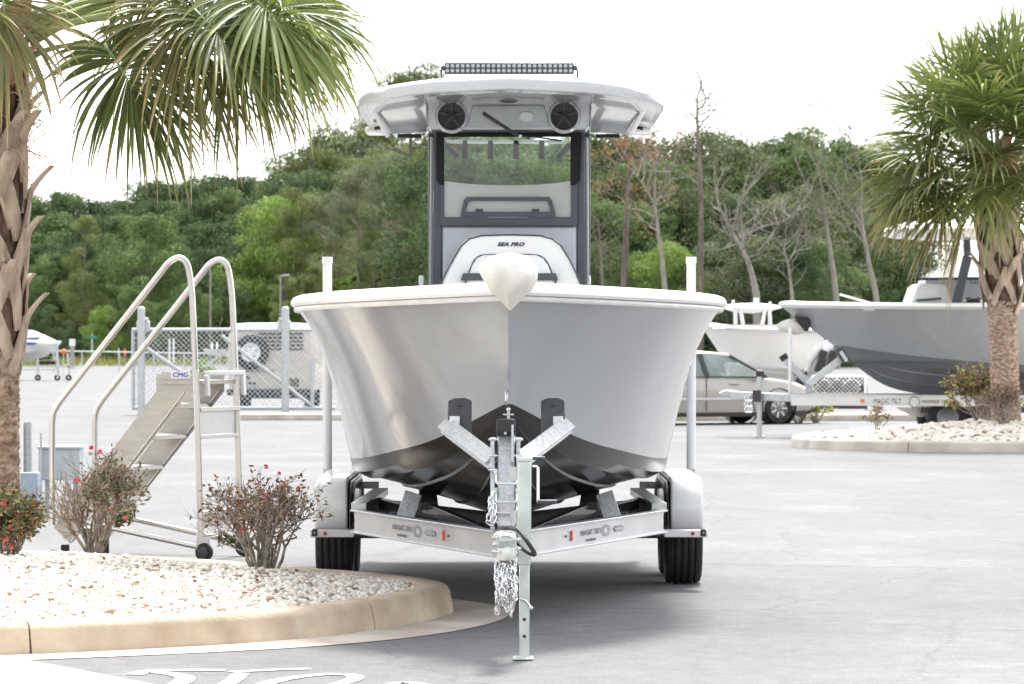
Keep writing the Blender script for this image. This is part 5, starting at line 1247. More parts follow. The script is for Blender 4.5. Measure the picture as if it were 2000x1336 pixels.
# utility pole among the trees
up_ = thing('utility_pole', (pt(411, 0, 250).x, 250, 0), 'thin pale utility pole in front of the dark trees above the gate', 'utility pole')
m = MB(); m.tube([(pt(411, 0, 250).x, 250, 0), pt(411, 524, 250)], .06, 8); m.build('pole', mat('pale_pole', (.3, .28, .26), .8), up_)
lp = thing('street_lamp', (pt(548, 0, 250).x, 250, 0), 'street lamp pole with a short arm in front of the pines left of the boat', 'street lamp')
m = MB(); m.tube([(pt(548, 0, 250).x, 250, 0), pt(548, 538, 250)], .08, 8); m.build('pole', mat('pale_pole', (.3, .28, .26), .8), lp)
m = MB(); m.tube([pt(548, 540, 250), pt(560, 537, 250)], .05, 6); m.box(pt(560, 537, 250), (.4, .2, .12)); m.build('lamp_head', GALV, lp)
# ------------------------------------------------------------------ palms
def frond_mat(name, green, mid, tip, sub=.3):
    m = bpy.data.materials.new(name); m.use_nodes = True; nt = m.node_tree; nt.nodes.clear()
    out = nd(nt, 'ShaderNodeOutputMaterial'); b = nd(nt, 'ShaderNodeBsdfPrincipled'); at = nd(nt, 'ShaderNodeAttribute'); at.attribute_name = 'along'
    r = nd(nt, 'ShaderNodeValToRGB'); e = r.color_ramp.elements; e.new(.5)
    for i, (p, c) in enumerate(((0.55, green), (.82, mid), (1.0, tip))): e[i].position = p; e[i].color = (*c, 1)
    ge = nd(nt, 'ShaderNodeNewGeometry'); ma = nd(nt, 'ShaderNodeMath', operation='MULTIPLY_ADD'); ma.inputs[1].default_value = .34; 
    nt.links.new(ge.outputs['Random Per Island'], ma.inputs[0]); nt.links.new(at.outputs['Fac'], ma.inputs[2])
    sb = nd(nt, 'ShaderNodeMath', operation='SUBTRACT'); sb.inputs[1].default_value = .2; nt.links.new(ma.outputs[0], sb.inputs[0]); nt.links.new(sb.outputs[0], r.inputs[0])
    oi = nd(nt, 'ShaderNodeObjectInfo'); hv = nd(nt, 'ShaderNodeHueSaturation'); mr = nd(nt, 'ShaderNodeMapRange'); mr.inputs[3].default_value = .75; mr.inputs[4].default_value = 1.25
    nt.links.new(oi.outputs['Random'], mr.inputs[0]); nt.links.new(mr.outputs[0], hv.inputs['Value']); nt.links.new(r.outputs[0], hv.inputs['Color'])
    nt.links.new(hv.outputs[0], b.inputs['Base Color']); b.inputs['Roughness'].default_value = .38
    tr_ = nd(nt, 'ShaderNodeBsdfTranslucent'); nt.links.new(hv.outputs[0], tr_.inputs[0]); mx = nd(nt, 'ShaderNodeMixShader'); mx.inputs[0].default_value = sub
    nt.links.new(b.outputs[0], mx.inputs[1]); nt.links.new(tr_.outputs[0], mx.inputs[2]); nt.links.new(mx.outputs[0], out.inputs[0]); return m
FR = frond_mat('palm_frond', (.115, .15, .034), (.27, .26, .06), (.42, .30, .15))
FRL = frond_mat('palm_frond_fresh', (.16, .21, .055), (.27, .29, .08), (.42, .36, .15))
FRD = frond_mat('palm_frond_old', (.16, .155, .05), (.36, .29, .12), (.48, .36, .22))
PET = mat('palm_petiole', (.17, .24, .07), .45, col2=(.28, .32, .12), scale=6)
PETY = mat('yellow_petiole', (.5, .48, .08), .45)
BOOT = mat('palm_boot', (.26, .19, .145), .85, scale=9, col2=(.54, .43, .345), bump=.5, bscale=30, stretch=(1, 1, .3))
BOOTN = mat('fresh_palm_boot', (.22, .10, .05), .8, scale=9, col2=(.42, .24, .15), bump=.4, bscale=30, stretch=(1, 1, .3))
FIB = mat('palm_fibre', (.075, .045, .032), .95, scale=16, col2=(.20, .125, .085), bump=1.0, bscale=30, stretch=(1, 1, .5))
TRK = mat('palm_trunk', (.21, .135, .09), .95, scale=13, col2=(.55, .42, .33), bump=1.6, bscale=22, stretch=(1, 1, 1.9), detail=9)
def frond(parent, origin, hub, blade, roll=0.0, n=46, seed=0, droop=.5, material=None, fdir=None, spread=150, pw=.014, petm=None, costa=.32, wmax=.036):
    rs = np.random.RandomState(seed)
    o = Vector(origin); h = Vector(hub)
    # petiole
    mid = (o + h) / 2 + Vector((0, 0, (h - o).length * .10))
    P = [(o * (1 - t) ** 2 + mid * 2 * t * (1 - t) + h * t * t) for t in [k / 8 for k in range(9)]]
    f = Vector(fdir).normalized() if fdir is not None else (P[-1] - P[-2]).normalized()
    r = f.cross(Vector((0, 0, 1)))
    if r.length < .1: r = Vector((1, 0, 0))
    r.normalize(); u = r.cross(f).normalized()
    q = Matrix.Rotation(roll, 3, f); r = q @ r; u = q @ u
    f_, r_, u_, h_ = (np.array(v) for v in (f, r, u, h))
    down = np.array([0, 0, -1.0])
    K = 7; V = []; F = []; A = []; off = 0
    for i in range(n):
        a = R(-spread + 2 * spread * i / (n - 1)) + rs.normal(0, .045)
        tc_ = (1 - abs(a) / R(spread)) ** .8 * costa
        st_ = h_ + f_ * tc_ + down * (tc_ ** 2) * .9 * droop
        fd = f_ + down * tc_ * 1.6 * droop; fd /= np.linalg.norm(fd)
        d = math.cos(a) * fd + math.sin(a) * r_ + u_ * (.22 + rs.normal(0, .06)); d /= np.linalg.norm(d)
        L = blade * (.78 + .22 * math.cos(a * .6)) * rs.uniform(.88, 1.08); dr = droop * rs.uniform(.5, 1.3) * (1.0 if rs.rand() > .18 else 1.9)
        side = np.cross(d, u_); side /= np.linalg.norm(side); nn = np.cross(side, d)
        tw = rs.normal(0, .35); side = side * math.cos(tw) + nn * math.sin(tw); nn = np.cross(side, d)
        for k in range(K):
            s = k / (K - 1); p = st_ + d * s * L + down * (L * dr * (s ** 2.3) * .55)
            if s > .5: p = p - d * (s - .5) ** 2 * L * dr * .6
            w = wmax * (0.25 + 1.9 * s if s < .4 else 1.0) * (1 if s < .45 else max(0.04, 1 - ((s - .45) / .55) ** 1.3))
            V += [p - side * w / 2, p - nn * w * .28, p + side * w / 2]; A += [s, s, s]
            if k: b = off + 3 * k; F += [(b - 3, b - 2, b + 1, b), (b - 2, b - 1, b + 2, b + 1)]
        off += 3 * K
    w0 = np.array(parent.location)
    ob = raw_mesh('frond', np.array(V) - w0, np.array(F), material or FR, parent, attr=np.array(A))
    m = MB(); m.tube(P + [h + f * costa * .5 + Vector((0, 0, -costa * costa * .22 * droop)), h + f * costa * .95 + Vector((0, 0, -costa * costa * .8 * droop))], [pw * 1.7, pw * 1.35, pw * 1.15, pw, pw, pw * .95, pw * .95, pw * .9, pw * .9, pw * .5, pw * .2], 6)
    pb = m.build('petiole', petm or PET, ob, smooth=60)
    return ob
def palm(name_label, base, r_low, r_boot, z_boot0, z_top, group, nb_rings, seed, lean=(0, 0), bs=1.0):
    root = thing('cabbage_palm', base, name_label, 'palm tree', group); rr = random.Random(seed)
    def axis(z): t = z / z_top; return Vector((base[0] + lean[0] * t, base[1] + lean[1] * t, base[2] + z))
    m = MB(); rows = []; N = 40; z = -.25; zi = 0
    nz_ = 90
    for i in range(nz_ + 1):
        z = -.15 + (z_boot0 + .15 + .1) * i / nz_; c = axis(max(0, z)); k = 1 + .35 * math.exp(-(z + .15) * 5)
        rows.append([c * 1.0 + Vector((math.cos(2 * math.pi * j / N), math.sin(2 * math.pi * j / N), 0)) * r_low * k * (1 + .035 * math.sin(i * 2.1 + 3 * math.sin(j * .9)) + rr.gauss(0, .022)) + Vector((0, 0, z - max(0, z))) for j in range(N)])
    m.grid(rows, closed=True); m.build('trunk', TRK, root, smooth=60)
    m = MB(); rows = []
    for i in range(31):
        z = z_boot0 + (z_top - z_boot0) * i / 30; c = axis(z); rad = lerp(r_low * .97, r_boot * .80, min(1, (i / 30) * 3)) * (1 if i < 26 else 1 - (i - 26) * .1)
        rows.append([c + Vector((math.cos(2 * math.pi * j / N), math.sin(2 * math.pi * j / N), 0)) * rad * (1 + rr.gauss(0, .03)) for j in range(N)])
    m.grid(rows, closed=True); m.f.append(tuple(30 * N + j for j in range(N))); m.mi.append(0); m.build('upper_trunk', FIB, root, smooth=60)
    # leaf bases: a forked strap; the two legs cross those of its neighbours
    def boot_mesh(fork, stub, wd, seed_):
        b = random.Random(seed_); m = MB()
        def strap(pts, w0, w1, th=.014):
            n_ = len(pts)
            rows = []
            for i, (a_, z_, o_) in enumerate(pts):
                t = i / (n_ - 1); w = lerp(w0, w1, t) / 2; ca, sa = math.cos(a_), math.sin(a_); rad = o_
                tn = Vector((-sa, ca, 0)); out_ = Vector((ca, sa, 0)); c = out_ * rad + Vector((0, 0, z_))
                # direction square to the strap inside the trunk surface
                if i < n_ - 1: nx = pts[i + 1]; dv = Vector((0, 0, nx[1] - z_)) + tn * (nx[0] - a_) * rad
                sd = (tn * dv.z - Vector((0, 0, 1)) * dv.dot(tn)).normalized()
                bul = th * .9
                rows.append([c - sd * w - out_ * th, c - sd * w + out_ * th * .3, c + out_ * (th * .3 + bul), c + sd * w + out_ * th * .3, c + sd * w - out_ * th])
            m.grid(rows, closed=True); m.f.append(tuple(len(m.v) - 5 + k for k in range(5))); m.mi.append(0)
        da = fork / r_boot
        strap([(-da, -.40 * bs, r_boot * .88), (-da * .62, -.24 * bs, r_boot * .97), (-da * .25, -.10 * bs, r_boot * 1.03), (0, 0, r_boot * 1.07)], wd * .8, wd)
        strap([(da, -.40 * bs, r_boot * .88), (da * .62, -.24 * bs, r_boot * .97), (da * .25, -.10 * bs, r_boot * 1.03), (0, 0, r_boot * 1.07)], wd * .8, wd)
        tp = []
        for i in range(5):
            t = i / 4; tp.append((0, t * stub * .86 - .04, r_boot * 1.05 + t ** 1.6 * stub * .62))
        strap(tp, wd * 1.0, wd * .45, .02)
        return m
    srcs = []
    for v in range(5):
        bmesh_ = boot_mesh(.175 * bs * (1 + .15 * (v % 3 - 1)), (.10, .16, .22, .12, .26)[v] * bs, .115 * bs, v)
        srcs.append([bmesh_, None, None])
    dz = (z_top - z_boot0 - .05) / nb_rings
    for i in range(nb_rings):
        for j in range(5):
            v = rr.randrange(5); new = i > nb_rings * .72
            z = z_boot0 + .3 * bs + dz * (i + j * .2); a = j * R(137.5) * 1 + i * R(72 * .5) + rr.gauss(0, .05)
            key = 2 if new else 1
            if srcs[v][key] is None:
                ob = srcs[v][0].build('leaf_base', BOOTN if new else BOOT, root, smooth=45, base=tuple(root.location) if False else (0, 0, 0)); ob.parent = root; srcs[v][key] = ob
            else: ob = srcs[v][key].copy(); COL.objects.link(ob); ob.parent = root
            c = axis(z); ob.location = c - root.location; ob.rotation_euler = (rr.gauss(0, .03), rr.gauss(0, .03), a); s = rr.uniform(.9, 1.12) * (1.0 if i > 1 else .93); ob.scale = (s if not i else rr.uniform(.97, 1.05), s if not i else rr.uniform(.97, 1.05), s)
    # loose fibre around the heart
    m = MB()
    for k in range(260):
        z = z_top - rr.random() * .9 * bs; c = axis(z); a = rr.uniform(0, 6.283); q = c + Vector((math.cos(a), math.sin(a), 0)) * r_boot * rr.uniform(.8, 1.0)
        e = q + Vector((math.cos(a) * .14, math.sin(a) * .14, rr.uniform(-.2, .2))) + Vector((rr.gauss(0, .05), rr.gauss(0, .05), 0)); m.tube([q, (q + e) / 2 + Vector((0, 0, .02)), e], .004 * bs, 3, caps=False)
    tag(m.build('fibre', mat('straw_fibre', (.3, .2, .11), .9, col2=(.5, .38, .25)), root, smooth=0), kind='stuff')
    return root, axis
# near palm (left edge)
LB = Vector((-3.535, 24.2, .18))
pl, ax1 = palm('near palm at the left edge with fronds reaching over the stairs', LB, .205, .255, 1.32, 3.62, 'cabbage palms', 9, 3, bs=1.0)
def D(px, py, d): return pt(px, py, d)
fl = [  # origin px, hub px, distance of hub, forward direction (x, y, z), roll, blade, droop, material
 ((88, 100), (207, 92), 23.6, (.62, -.15, -.76), .9, .70, .7, FR),
 ((80, 62), (250, 34), 23.9, (.45, .1, -.88), -.7, .78, .6, FR),
 ((84, 70), (320, 0), 23.5, (.55, -.2, -.8), .6, .86, .6, FRD),
 ((70, 45), (405, -30), 23.7, (.7, .0, -.7), .8, .92, .7, FR),
 ((66, 30), (440, -62), 24.4, (.8, .2, -.55), -.7, .95, .6, FRL),
 ((72, 40), (420, 0), 24.2, (.55, -.2, -.8), .9, .82, .7, FR),
 ((60, 20), (470, -22), 23.4, (.82, -.1, -.56), .7, .80, .6, FRL),
 ((60, 10), (445, -60), 24.8, (.93, .1, -.3), -.6, .84, .6, FRL),
 ((70, 20), (370, -80), 24.4, (.5, .25, -.8), .3, .95, .5, FR),
 ((30, 30), (5, -45), 23.0, (.10, -.45, -.85), .2, .72, .6, FRD),
 ((62, 25), (500, -5), 23.9, (.97, -.1, -.12), .6, .72, .75, FR),
 ((64, 28), (480, 10), 23.6, (.9, -.2, -.5), -.6, .68, .7, FRL),
 ((72, 60), (380, 20), 23.3, (.75, -.2, -.65), .3, .72, .7, FR),
 ((20, 20), (-70, -30), 23.2, (-.2, -.4, -.85), .1, .8, .6, FR),
]
for i, (o, h, d, f, ro, bl, dr, mt) in enumerate(fl):
    if f is None: continue
    oo = pt(o[0], o[1], 24.2); oo = ax1(3.3) + (oo - ax1(3.3)) * .8
    frond(pl, oo, pt(h[0], h[1], d), bl * .94, roll=ro, seed=20 + i, droop=dr, material=mt, fdir=f, pw=.016, n=66, wmax=.033)
# the folded half leaf pointing back down to the trunk
m = MB(); a = pt(228, 93, 23.6); b = pt(82, 160, 24.0); L = (b - a)
rows = []
for t, w in ((0, .03), (.2, .05), (.5, .05), (.8, .03), (1, .004)):
    c = a + L * t + Vector((0, 0, .05 * math.sin(t * 3))); rows.append([c + Vector((.2, 0, .8)) * w, c + Vector((0, -.02, 0)), c - Vector((.2, 0, .8)) * w])
m.grid(rows); m.build('leaf_segment', PET, pl)
rr = random.Random(8)
for i in range(16):   # the rest of the crown, above and to the left of the frame
    az = R(rr.uniform(80, 235)); el = R(rr.uniform(25, 80)); o = ax1(3.5); Lp = rr.uniform(.8, 1.2)
    h = o + Vector((math.cos(az) * math.cos(el), math.sin(az) * math.cos(el), math.sin(el))) * Lp + Vector((0, 0, .1))
    frond(pl, o, h, .85, roll=rr.uniform(-.4, .4), seed=60 + i, droop=.7, material=rr.choice([FR, FRL]), n=36)
# far palm (right)
RB = Vector((pt(1966, 0, 57).x, 57.0, .25))
pr, ax2 = palm('far cabbage palm with a full round crown standing on the right gravel island', RB, .225, .335, 1.95, 4.45, 'cabbage palms', 9, 5, lean=(-.17, 0), bs=1.25)
rr = random.Random(12); cnt = 0
top = ax2(4.25)
for i in range(60):
    t = (i + .5) / 60; el = R(lerp(84, -14, t ** .95)); az = i * R(137.508) + .4
    Lp = lerp(1.25, .9, t) * rr.uniform(.85, 1.1)
    o = top + Vector((math.cos(az) * .16, math.sin(az) * .16, lerp(.15, -.3, t)))
    d_ = Vector((math.cos(az) * math.cos(el), math.sin(az) * math.cos(el), math.sin(el)))
    h = o + d_ * Lp
    f = (d_ + Vector((0, 0, -.15 - .35 * t))).normalized()
    frond(pr, o, h, lerp(1.18, 1.0, t) * rr.uniform(.9, 1.08), roll=rr.uniform(-.7, .7), seed=100 + i, droop=lerp(.25, .62, t), material=FRL if t < .6 else FR, n=44, pw=.02, fdir=f, wmax=.046, spread=140)
for k_, (hx_, hy_, dx_, dz_) in enumerate(((1855, 385, -.5, -.85), (1800, 350, -.75, -.65), (1890, 400, -.25, -.95))):
    frond(pr, ax2(3.9), pt(hx_, hy_, 56.3 + .4 * k_), .95, roll=.4 * (k_ - 1), seed=210 + k_, droop=.8, material=(FRD, FR, FRD)[k_], n=44, pw=.02, fdir=(dx_, -.1, dz_), wmax=.044, spread=110)
frond(pr, pt(1943, 290, 56.2), pt(1942, 345, 55.9), .85, roll=0, seed=199, droop=.9, material=FRL, fdir=(.02, -.35, -.93), petm=PETY, pw=.03, n=40, wmax=.045, spread=120)

# ------------------------------------------------------------------ shrubs
TWIG = mat('grey_brown_twig', (.17, .13, .10), .85, scale=20, col2=(.42, .36, .30))
def leafm(name, c, c2, island=.35): return mat(name, c, .6, col2=c2, scale=9, island=island, sub=.3)
LF_R = leafm('reddish_leaf', (.09, .03, .018), (.22, .10, .045)); LF_G = leafm('rose_leaf', (.06, .09, .025), (.15, .17, .06)); LF_Y = leafm('yellow_green_leaf', (.25, .28, .04), (.45, .44, .09))
LF_O = leafm('orange_leaf', (.28, .13, .03), (.42, .25, .06)); ROSE = leafm('rose_petal', (.62, .05, .09), (.8, .16, .2), .2)
def shrub(name, base, w, h, seed, label, cat, stems=16, leaves=(), roses=0, twig=TWIG, rad=.0125, depth=4, group=None, lsz=.02):
    root = thing(name, base, label, cat, group); rr = random.Random(seed); m = MB(); tips = []
    def grow(p, d, L, r, dep):
        pts = [p]; q = p.copy(); n = 3; dd = d.copy()
        for k in range(n):
            dd = (dd + Vector((rr.gauss(0, .16), rr.gauss(0, .16), rr.gauss(.04, .10)))).normalized(); q = q + dd * L / n; pts.append(q.copy())
        m.tube(pts, [r, r * .88, r * .76, r * .62], 5 if dep > 2 else 3, caps=False)
        if dep <= 2:
            for pp in pts[1:]: tips.append((pp, dd.copy(), dep))
        if dep == 0: return
        for k in range(rr.choice((2, 3, 3))):
            s = rr.uniform(.45, 1.0); b_ = pts[min(3, 1 + int(s * 3 - .01))] if k else pts[-1]
            nd_ = (dd + Vector((rr.gauss(0, .5), rr.gauss(0, .5), rr.gauss(.1, .32)))).normalized()
            grow(b_, nd_, L * rr.uniform(.5, .8), r * .62, dep - 1)
    for i in range(stems):
        a = 2 * math.pi * (i + rr.random()) / stems; tilt = rr.uniform(.15, 1.0)
        d = Vector((math.cos(a) * w / h * tilt, math.sin(a) * w / h * tilt * .8, 1.0)).normalized()
        grow(Vector(base) + Vector((math.cos(a) * .04, math.sin(a) * .04, -.03)), d, h * .44 * rr.uniform(.8, 1.1), rad * rr.uniform(.7, 1.15), depth)
    m.build('branches', twig, root, smooth=0)
    for nm, material, cnt, zone in leaves:
        lm = MB()
        cand = [t for t in tips if zone is None or zone(t[0] - Vector(base))]
        for k in range(cnt):
            if not cand: break
            p, d, dep = rr.choice(cand); c = p + Vector((rr.gauss(0, .02), rr.gauss(0, .02), rr.gauss(0, .02)))
            a = Vector((rr.gauss(0, 1), rr.gauss(0, 1), rr.gauss(0, .7))).normalized(); b_ = a.orthogonal().normalized(); s = lsz * rr.uniform(.6, 1.3)
            lm.add([c, c + a * s + b_ * s * .45, c + a * s * 2, c + a * s - b_ * s * .45], [(0, 1, 2, 3)])
        if lm.f: tag(lm.build(nm, material, root, smooth=0), kind='stuff')
    return root, tips
def rose(root, p, s=.028, seed=0):
    rr = random.Random(seed); m = MB()
    for k in range(16):
        a = k * 2.4; el = -.5 + 1.9 * rr.random(); q = Vector((math.cos(a) * math.cos(el), math.sin(a) * math.cos(el), math.sin(el))); w = q.orthogonal().normalized(); u = q.cross(w)
        c = p + q * s * .55; k2 = s * rr.uniform(.35, .6); m.add([c - w * k2, c - u * k2 + q * k2 * .5, c + w * k2, c + u * k2 + q * k2 * .6], [(0, 1, 2, 3)])
    m.build('rose', ROSE, root, smooth=0)
Bx = pt(185, 1070, 24.5)
s1, tp = shrub('rose_bush', (Bx.x, 24.5, .22), .36, .62, 31, 'sparse rose bush with green and red leaves in front of the stairs base', 'shrub', stems=20, leaves=(('green_leaves', LF_G, 420, lambda v: v.x > -.05 and v.z > .25), ('red_leaves', LF_R, 520, lambda v: v.x > -.1 and v.z > .2), ('low_green_leaves', LF_G, 260, lambda v: v.x > .1 and v.z < .3)), depth=4)
for i, (px, py) in enumerate(((195, 883), (148, 938), (246, 1013), (217, 998), (178, 875))): rose(s1, pt(px, py, 24.2), .021, i)
Bx = pt(515, 1122, 22.6)
s2, tp = shrub('rose_bush', (Bx.x, 22.6, .16), .42, .66, 47, 'nearly leafless rose bush on the gravel left of the trailer wheel', 'shrub', stems=18, leaves=(('brown_leaves', LF_R, 560, lambda v: v.z > .3), ('green_leaves', LF_G, 130, lambda v: v.z < .25), ('orange_leaves', LF_O, 160, lambda v: v.z > .3)), depth=4)
for i, (px, py) in enumerate(((519, 912), (519, 967), (474, 1034), (583, 953), (545, 925))): rose(s2, pt(px, py, 22.4), .019 if i < 3 else .015, 10 + i)
Bx = pt(8, 1098, 23.2)
s3, tp = shrub('rose_bush', (Bx.x, 23.2, .21), .22, .46, 53, 'leafy green and orange rose bush at the foot of the near palm', 'shrub', stems=14, leaves=(('green_leaves', LF_G, 2200, None), ('orange_leaves', LF_O, 700, None), ('red_leaves', LF_R, 900, None)), depth=4, lsz=.022)
for i, (px, py) in enumerate(((12, 1055), (22, 1068), (8, 985), (20, 1030))): rose(s3, pt(px, py, 22.95), .021, 20 + i)
Bx = pt(1925, 835, 57.5)
s4, tp = shrub('shrub', (pt(1915, 0, 57.8).x, 57.8, .28), .52, .95, 61, 'yellow green leafy shrub left of the far palm trunk', 'shrub', stems=14, leaves=(('yellow_leaves', LF_Y, 650, lambda v: v.z > .3), ('brown_leaves', LF_R, 900, None), ('green_leaves', LF_G, 500, None)), depth=4, rad=.014, lsz=.045)
s5, tp = shrub('shrub', (pt(1962, 0, 56.0).x, 56.0, .28), .42, .72, 67, 'bare grey twiggy shrub in front of the far palm trunk', 'shrub', stems=18, leaves=(('brown_leaves', LF_R, 500, None), ('yellow_leaves', LF_Y, 60, None)), depth=4, rad=.014, lsz=.03)
s6, tp = shrub('shrub', (pt(1715, 0, 56.4).x, 56.4, .28), .14, .44, 71, 'tiny sparse seedling shrub on the white gravel under the slate boat trailer', 'shrub', stems=7, leaves=(('yellow_leaves', LF_Y, 60, None), ('brown_leaves', LF_R, 160, None)), depth=3, rad=.009, lsz=.03)
for i, (px, py, d, w_) in enumerate(((1560, 768, 73, .45), (1594, 772, 73, .3))):
    shrub('weed_clump', (pt(px, 0, d).x, d, 0), w_, .55, 80 + i, ('larger' if i == 0 else 'smaller') + ' of two yellow green weed clumps behind the tongue of the right trailer', 'weeds', stems=10, leaves=(('yellow_leaves', LF_Y, 500, None),), depth=3, rad=.012, lsz=.05)

# ------------------------------------------------------------------ trees
def blob_leaves(rs, blobs, n, size, flat=.8):
    cs = np.array([b[0] for b in blobs]); rad = np.array([b[1] for b in blobs]); wgt = (rad[:, 0] * rad[:, 1]); wgt = wgt / wgt.sum()
    idx = rs.choice(len(blobs), n, p=wgt)
    v = rs.normal(size=(n, 3)); v /= np.linalg.norm(v, axis=1)[:, None]
    r = rs.uniform(.25, 1.0, n) ** .45
    p = cs[idx] + v * rad[idx] * r[:, None]
    nr = v + rs.normal(0, .75, (n, 3)); nr[:, 2] += .25; nr /= np.linalg.norm(nr, axis=1)[:, None]
    t = np.cross(nr, rs.normal(size=(n, 3))); t /= np.linalg.norm(t, axis=1)[:, None]; b = np.cross(nr, t)
    s = (size * rs.uniform(.55, 1.3, n))[:, None]
    V = np.stack([p - t * s * .5, p + b * s * .32 * flat, p + t * s * .5, p - b * s * .32 * flat], 1).reshape(-1, 3)
    F = np.arange(4 * n).reshape(n, 4); return V, F
def tree_leaf_mat(name, c, c2, sub=.25):
    m = mat(name, c, .85, spec=.12, col2=c2, scale=.55, island=.35, sub=sub, detail=3)
    nt = m.node_tree; oi = nd(nt, 'ShaderNodeObjectInfo')
    return m
LEAF = {
 'dark': tree_leaf_mat('dark_leaf', (0.050, 0.084, 0.038), (0.132, 0.188, 0.087)),
 'mid': tree_leaf_mat('mid_leaf', (0.078, 0.132, 0.050), (0.188, 0.262, 0.105)),
 'pine': tree_leaf_mat('pine_needle', (0.119, 0.151, 0.057), (0.264, 0.302, 0.126)),
 'bright': tree_leaf_mat('bright_leaf', (0.151, 0.242, 0.055), (0.301, 0.416, 0.126)),
 'olive': tree_leaf_mat('olive_leaf', (0.106, 0.132, 0.076), (0.251, 0.269, 0.162)),
 'rust': tree_leaf_mat('rust_leaf', (.26, .13, .065), (.38, .23, .12)),
 'pale': tree_leaf_mat('grey_green_leaf', (.095, .118, .055), (.19, .215, .115)),
}
def limbs(m, rr, p, d, L, r, dep, ends, up=.25, spread=.6, nmin=2):
    pts = [p.copy()]; q = p.copy(); dd = d.copy()
    for k in range(4):
        dd = (dd + Vector((rr.gauss(0, .13), rr.gauss(0, .13), rr.gauss(.03, .07)))).normalized(); q = q + dd * L / 4; pts.append(q.copy())
    m.tube(pts, [r * (1 - .1 * k) for k in range(5)], 6 if dep > 1 else 4, caps=False)
    ends.append((q.copy(), dep))
    if dep == 0: return
    for k in range(rr.randint(nmin, nmin + 1)):
        nd_ = (dd * .8 + Vector((rr.gauss(0, spread), rr.gauss(0, spread), rr.gauss(up, .25)))).normalized()
        limbs(m, rr, pts[-1] if k == 0 else pts[rr.randint(2, 4)], nd_, L * rr.uniform(.55, .8), r * .58, dep - 1, ends, up, spread, nmin)
def broad_src(seed, leaf, n=26000, w=4.4, size=.19, low=.12):
    """10 m tall tree at the origin"""
    rr = random.Random(seed); rs = np.random.RandomState(seed); root = thing('broadleaf_tree', (0, 0, 0), 'x', 'tree')
    m = MB(); ends = []; m.tube([(0, 0, -.1), (.05, 0, 1.5), (.1, .05, 3.2)], [.26, .2, .17], 8, caps=False)
    for k in range(4):
        a = k * 1.57 + rr.random(); limbs(m, rr, Vector((.1, .05, 2.4 + .25 * k)), Vector((math.cos(a), math.sin(a), 1.1)).normalized(), 2.3, .12, 2, ends)
    m.build('trunk', BARK, root, smooth=60)
    blobs = []
    for k in range(78):
        t = rr.random(); z = 10 * (low + (1 - low) * t ** .85); env = w * math.sin(math.pi * min(1, .18 + .82 * t)) ** .6; a = rr.uniform(0, 6.283); rd = env * rr.uniform(.15, .95)
        s = rr.uniform(.35, 1.15) * (1.0 if t < .8 else .7)
        blobs.append(((math.cos(a) * rd, math.sin(a) * rd, min(z, 9.6 - rr.random() * .8)), (s * 1.25, s * 1.25, s * .85)))
    V, F = blob_leaves(rs, blobs, n, size); raw_mesh('crown', V, F, LEAF[leaf], root, smooth=False)
    return root
def pine_src(seed, leaf, n=20000, size=.2, bare=.35):
    rr = random.Random(seed); rs = np.random.RandomState(seed); root = thing('pine_tree', (0, 0, 0), 'x', 'tree')
    m = MB(); m.tube([(0, 0, -.1), (.08, 0, 3), (-.05, .05, 6), (0, 0, 9.7)], [.17, .14, .10, .03], 8, caps=False); blobs = []
    for k in range(30):
        t = rr.random(); z = 10 * (bare + (1 - bare) * t); a = rr.uniform(0, 6.283); L = (2.7 * (1 - t) ** .55 + .5) * rr.uniform(.45, 1.0)
        e = Vector((math.cos(a) * L, math.sin(a) * L, z + L * rr.uniform(-.05, .3))); m.tube([(0, 0, z - .3), (e.x * .5, e.y * .5, z - .1), tuple(e)], [.05, .035, .015], 4, caps=False)
        for q in (.6, 1.0):
            s = rr.uniform(.55, 1.0); blobs.append(((e.x * q, e.y * q, z + (e.z - z) * q + .1), (s, s, s * .5)))
    m.build('trunk', BARK, root, smooth=60)
    V, F = blob_leaves(rs, blobs, n, size, .35); raw_mesh('crown', V, F, LEAF[leaf], root, smooth=False)
    return root
SRC = {}
def src(key, fn):
    o = fn(); SRC[key] = (o, child_of(o)); return o
kinds = [('dark1', lambda: broad_src(1, 'dark')), ('dark2', lambda: broad_src(2, 'dark', w=5.0)), ('mid1', lambda: broad_src(3, 'mid')), ('mid2', lambda: broad_src(4, 'mid', w=4.9)), ('bright', lambda: broad_src(5, 'bright', w=4.0)),
         ('olive', lambda: broad_src(6, 'olive', n=18000)), ('pale', lambda: broad_src(9, 'pale', n=10000, w=4.6, low=.4)), ('pine1', lambda: pine_src(7, 'pine')), ('pine2', lambda: pine_src(8, 'pine', bare=.2)), ('pine3', lambda: pine_src(17, 'olive', bare=.5, n=13000))]
for k, f in kinds: src(k, f)
DESC = {'dark1': ('dark green broadleaf tree ', 'dark green broadleaf trees '), 'mid1': ('mid green broadleaf tree ', 'mid green broadleaf trees '),
        'bright': ('bright yellow green tree ', 'bright green trees '), 'olive': ('olive green tree ', 'olive trees '), 'pale': ('sparse grey green tree ', 'sparse grey trees '),
        'pine1': ('olive green pine ', 'pines ')}
DESC['dark2'] = DESC['dark1']; DESC['mid2'] = DESC['mid1']; DESC['pine2'] = DESC['pine3'] = DESC['pine1']
sky_x = [-200, 50, 130, 200, 240, 275, 295, 330, 380, 430, 480, 530, 560, 600, 650, 690, 760, 830, 1150, 1200, 1240, 1290, 1330, 1370, 1430, 1480, 1500, 1560, 1620, 1680, 1730]
sky_y = [400, 390, 380, 398, 396, 372, 344, 368, 352, 345, 334, 342, 308, 288, 262, 245, 250, 262, 272, 275, 262, 285, 300, 262, 252, 276, 272, 262, 272, 300, 330]
used = set(); tr_rng = random.Random(77)
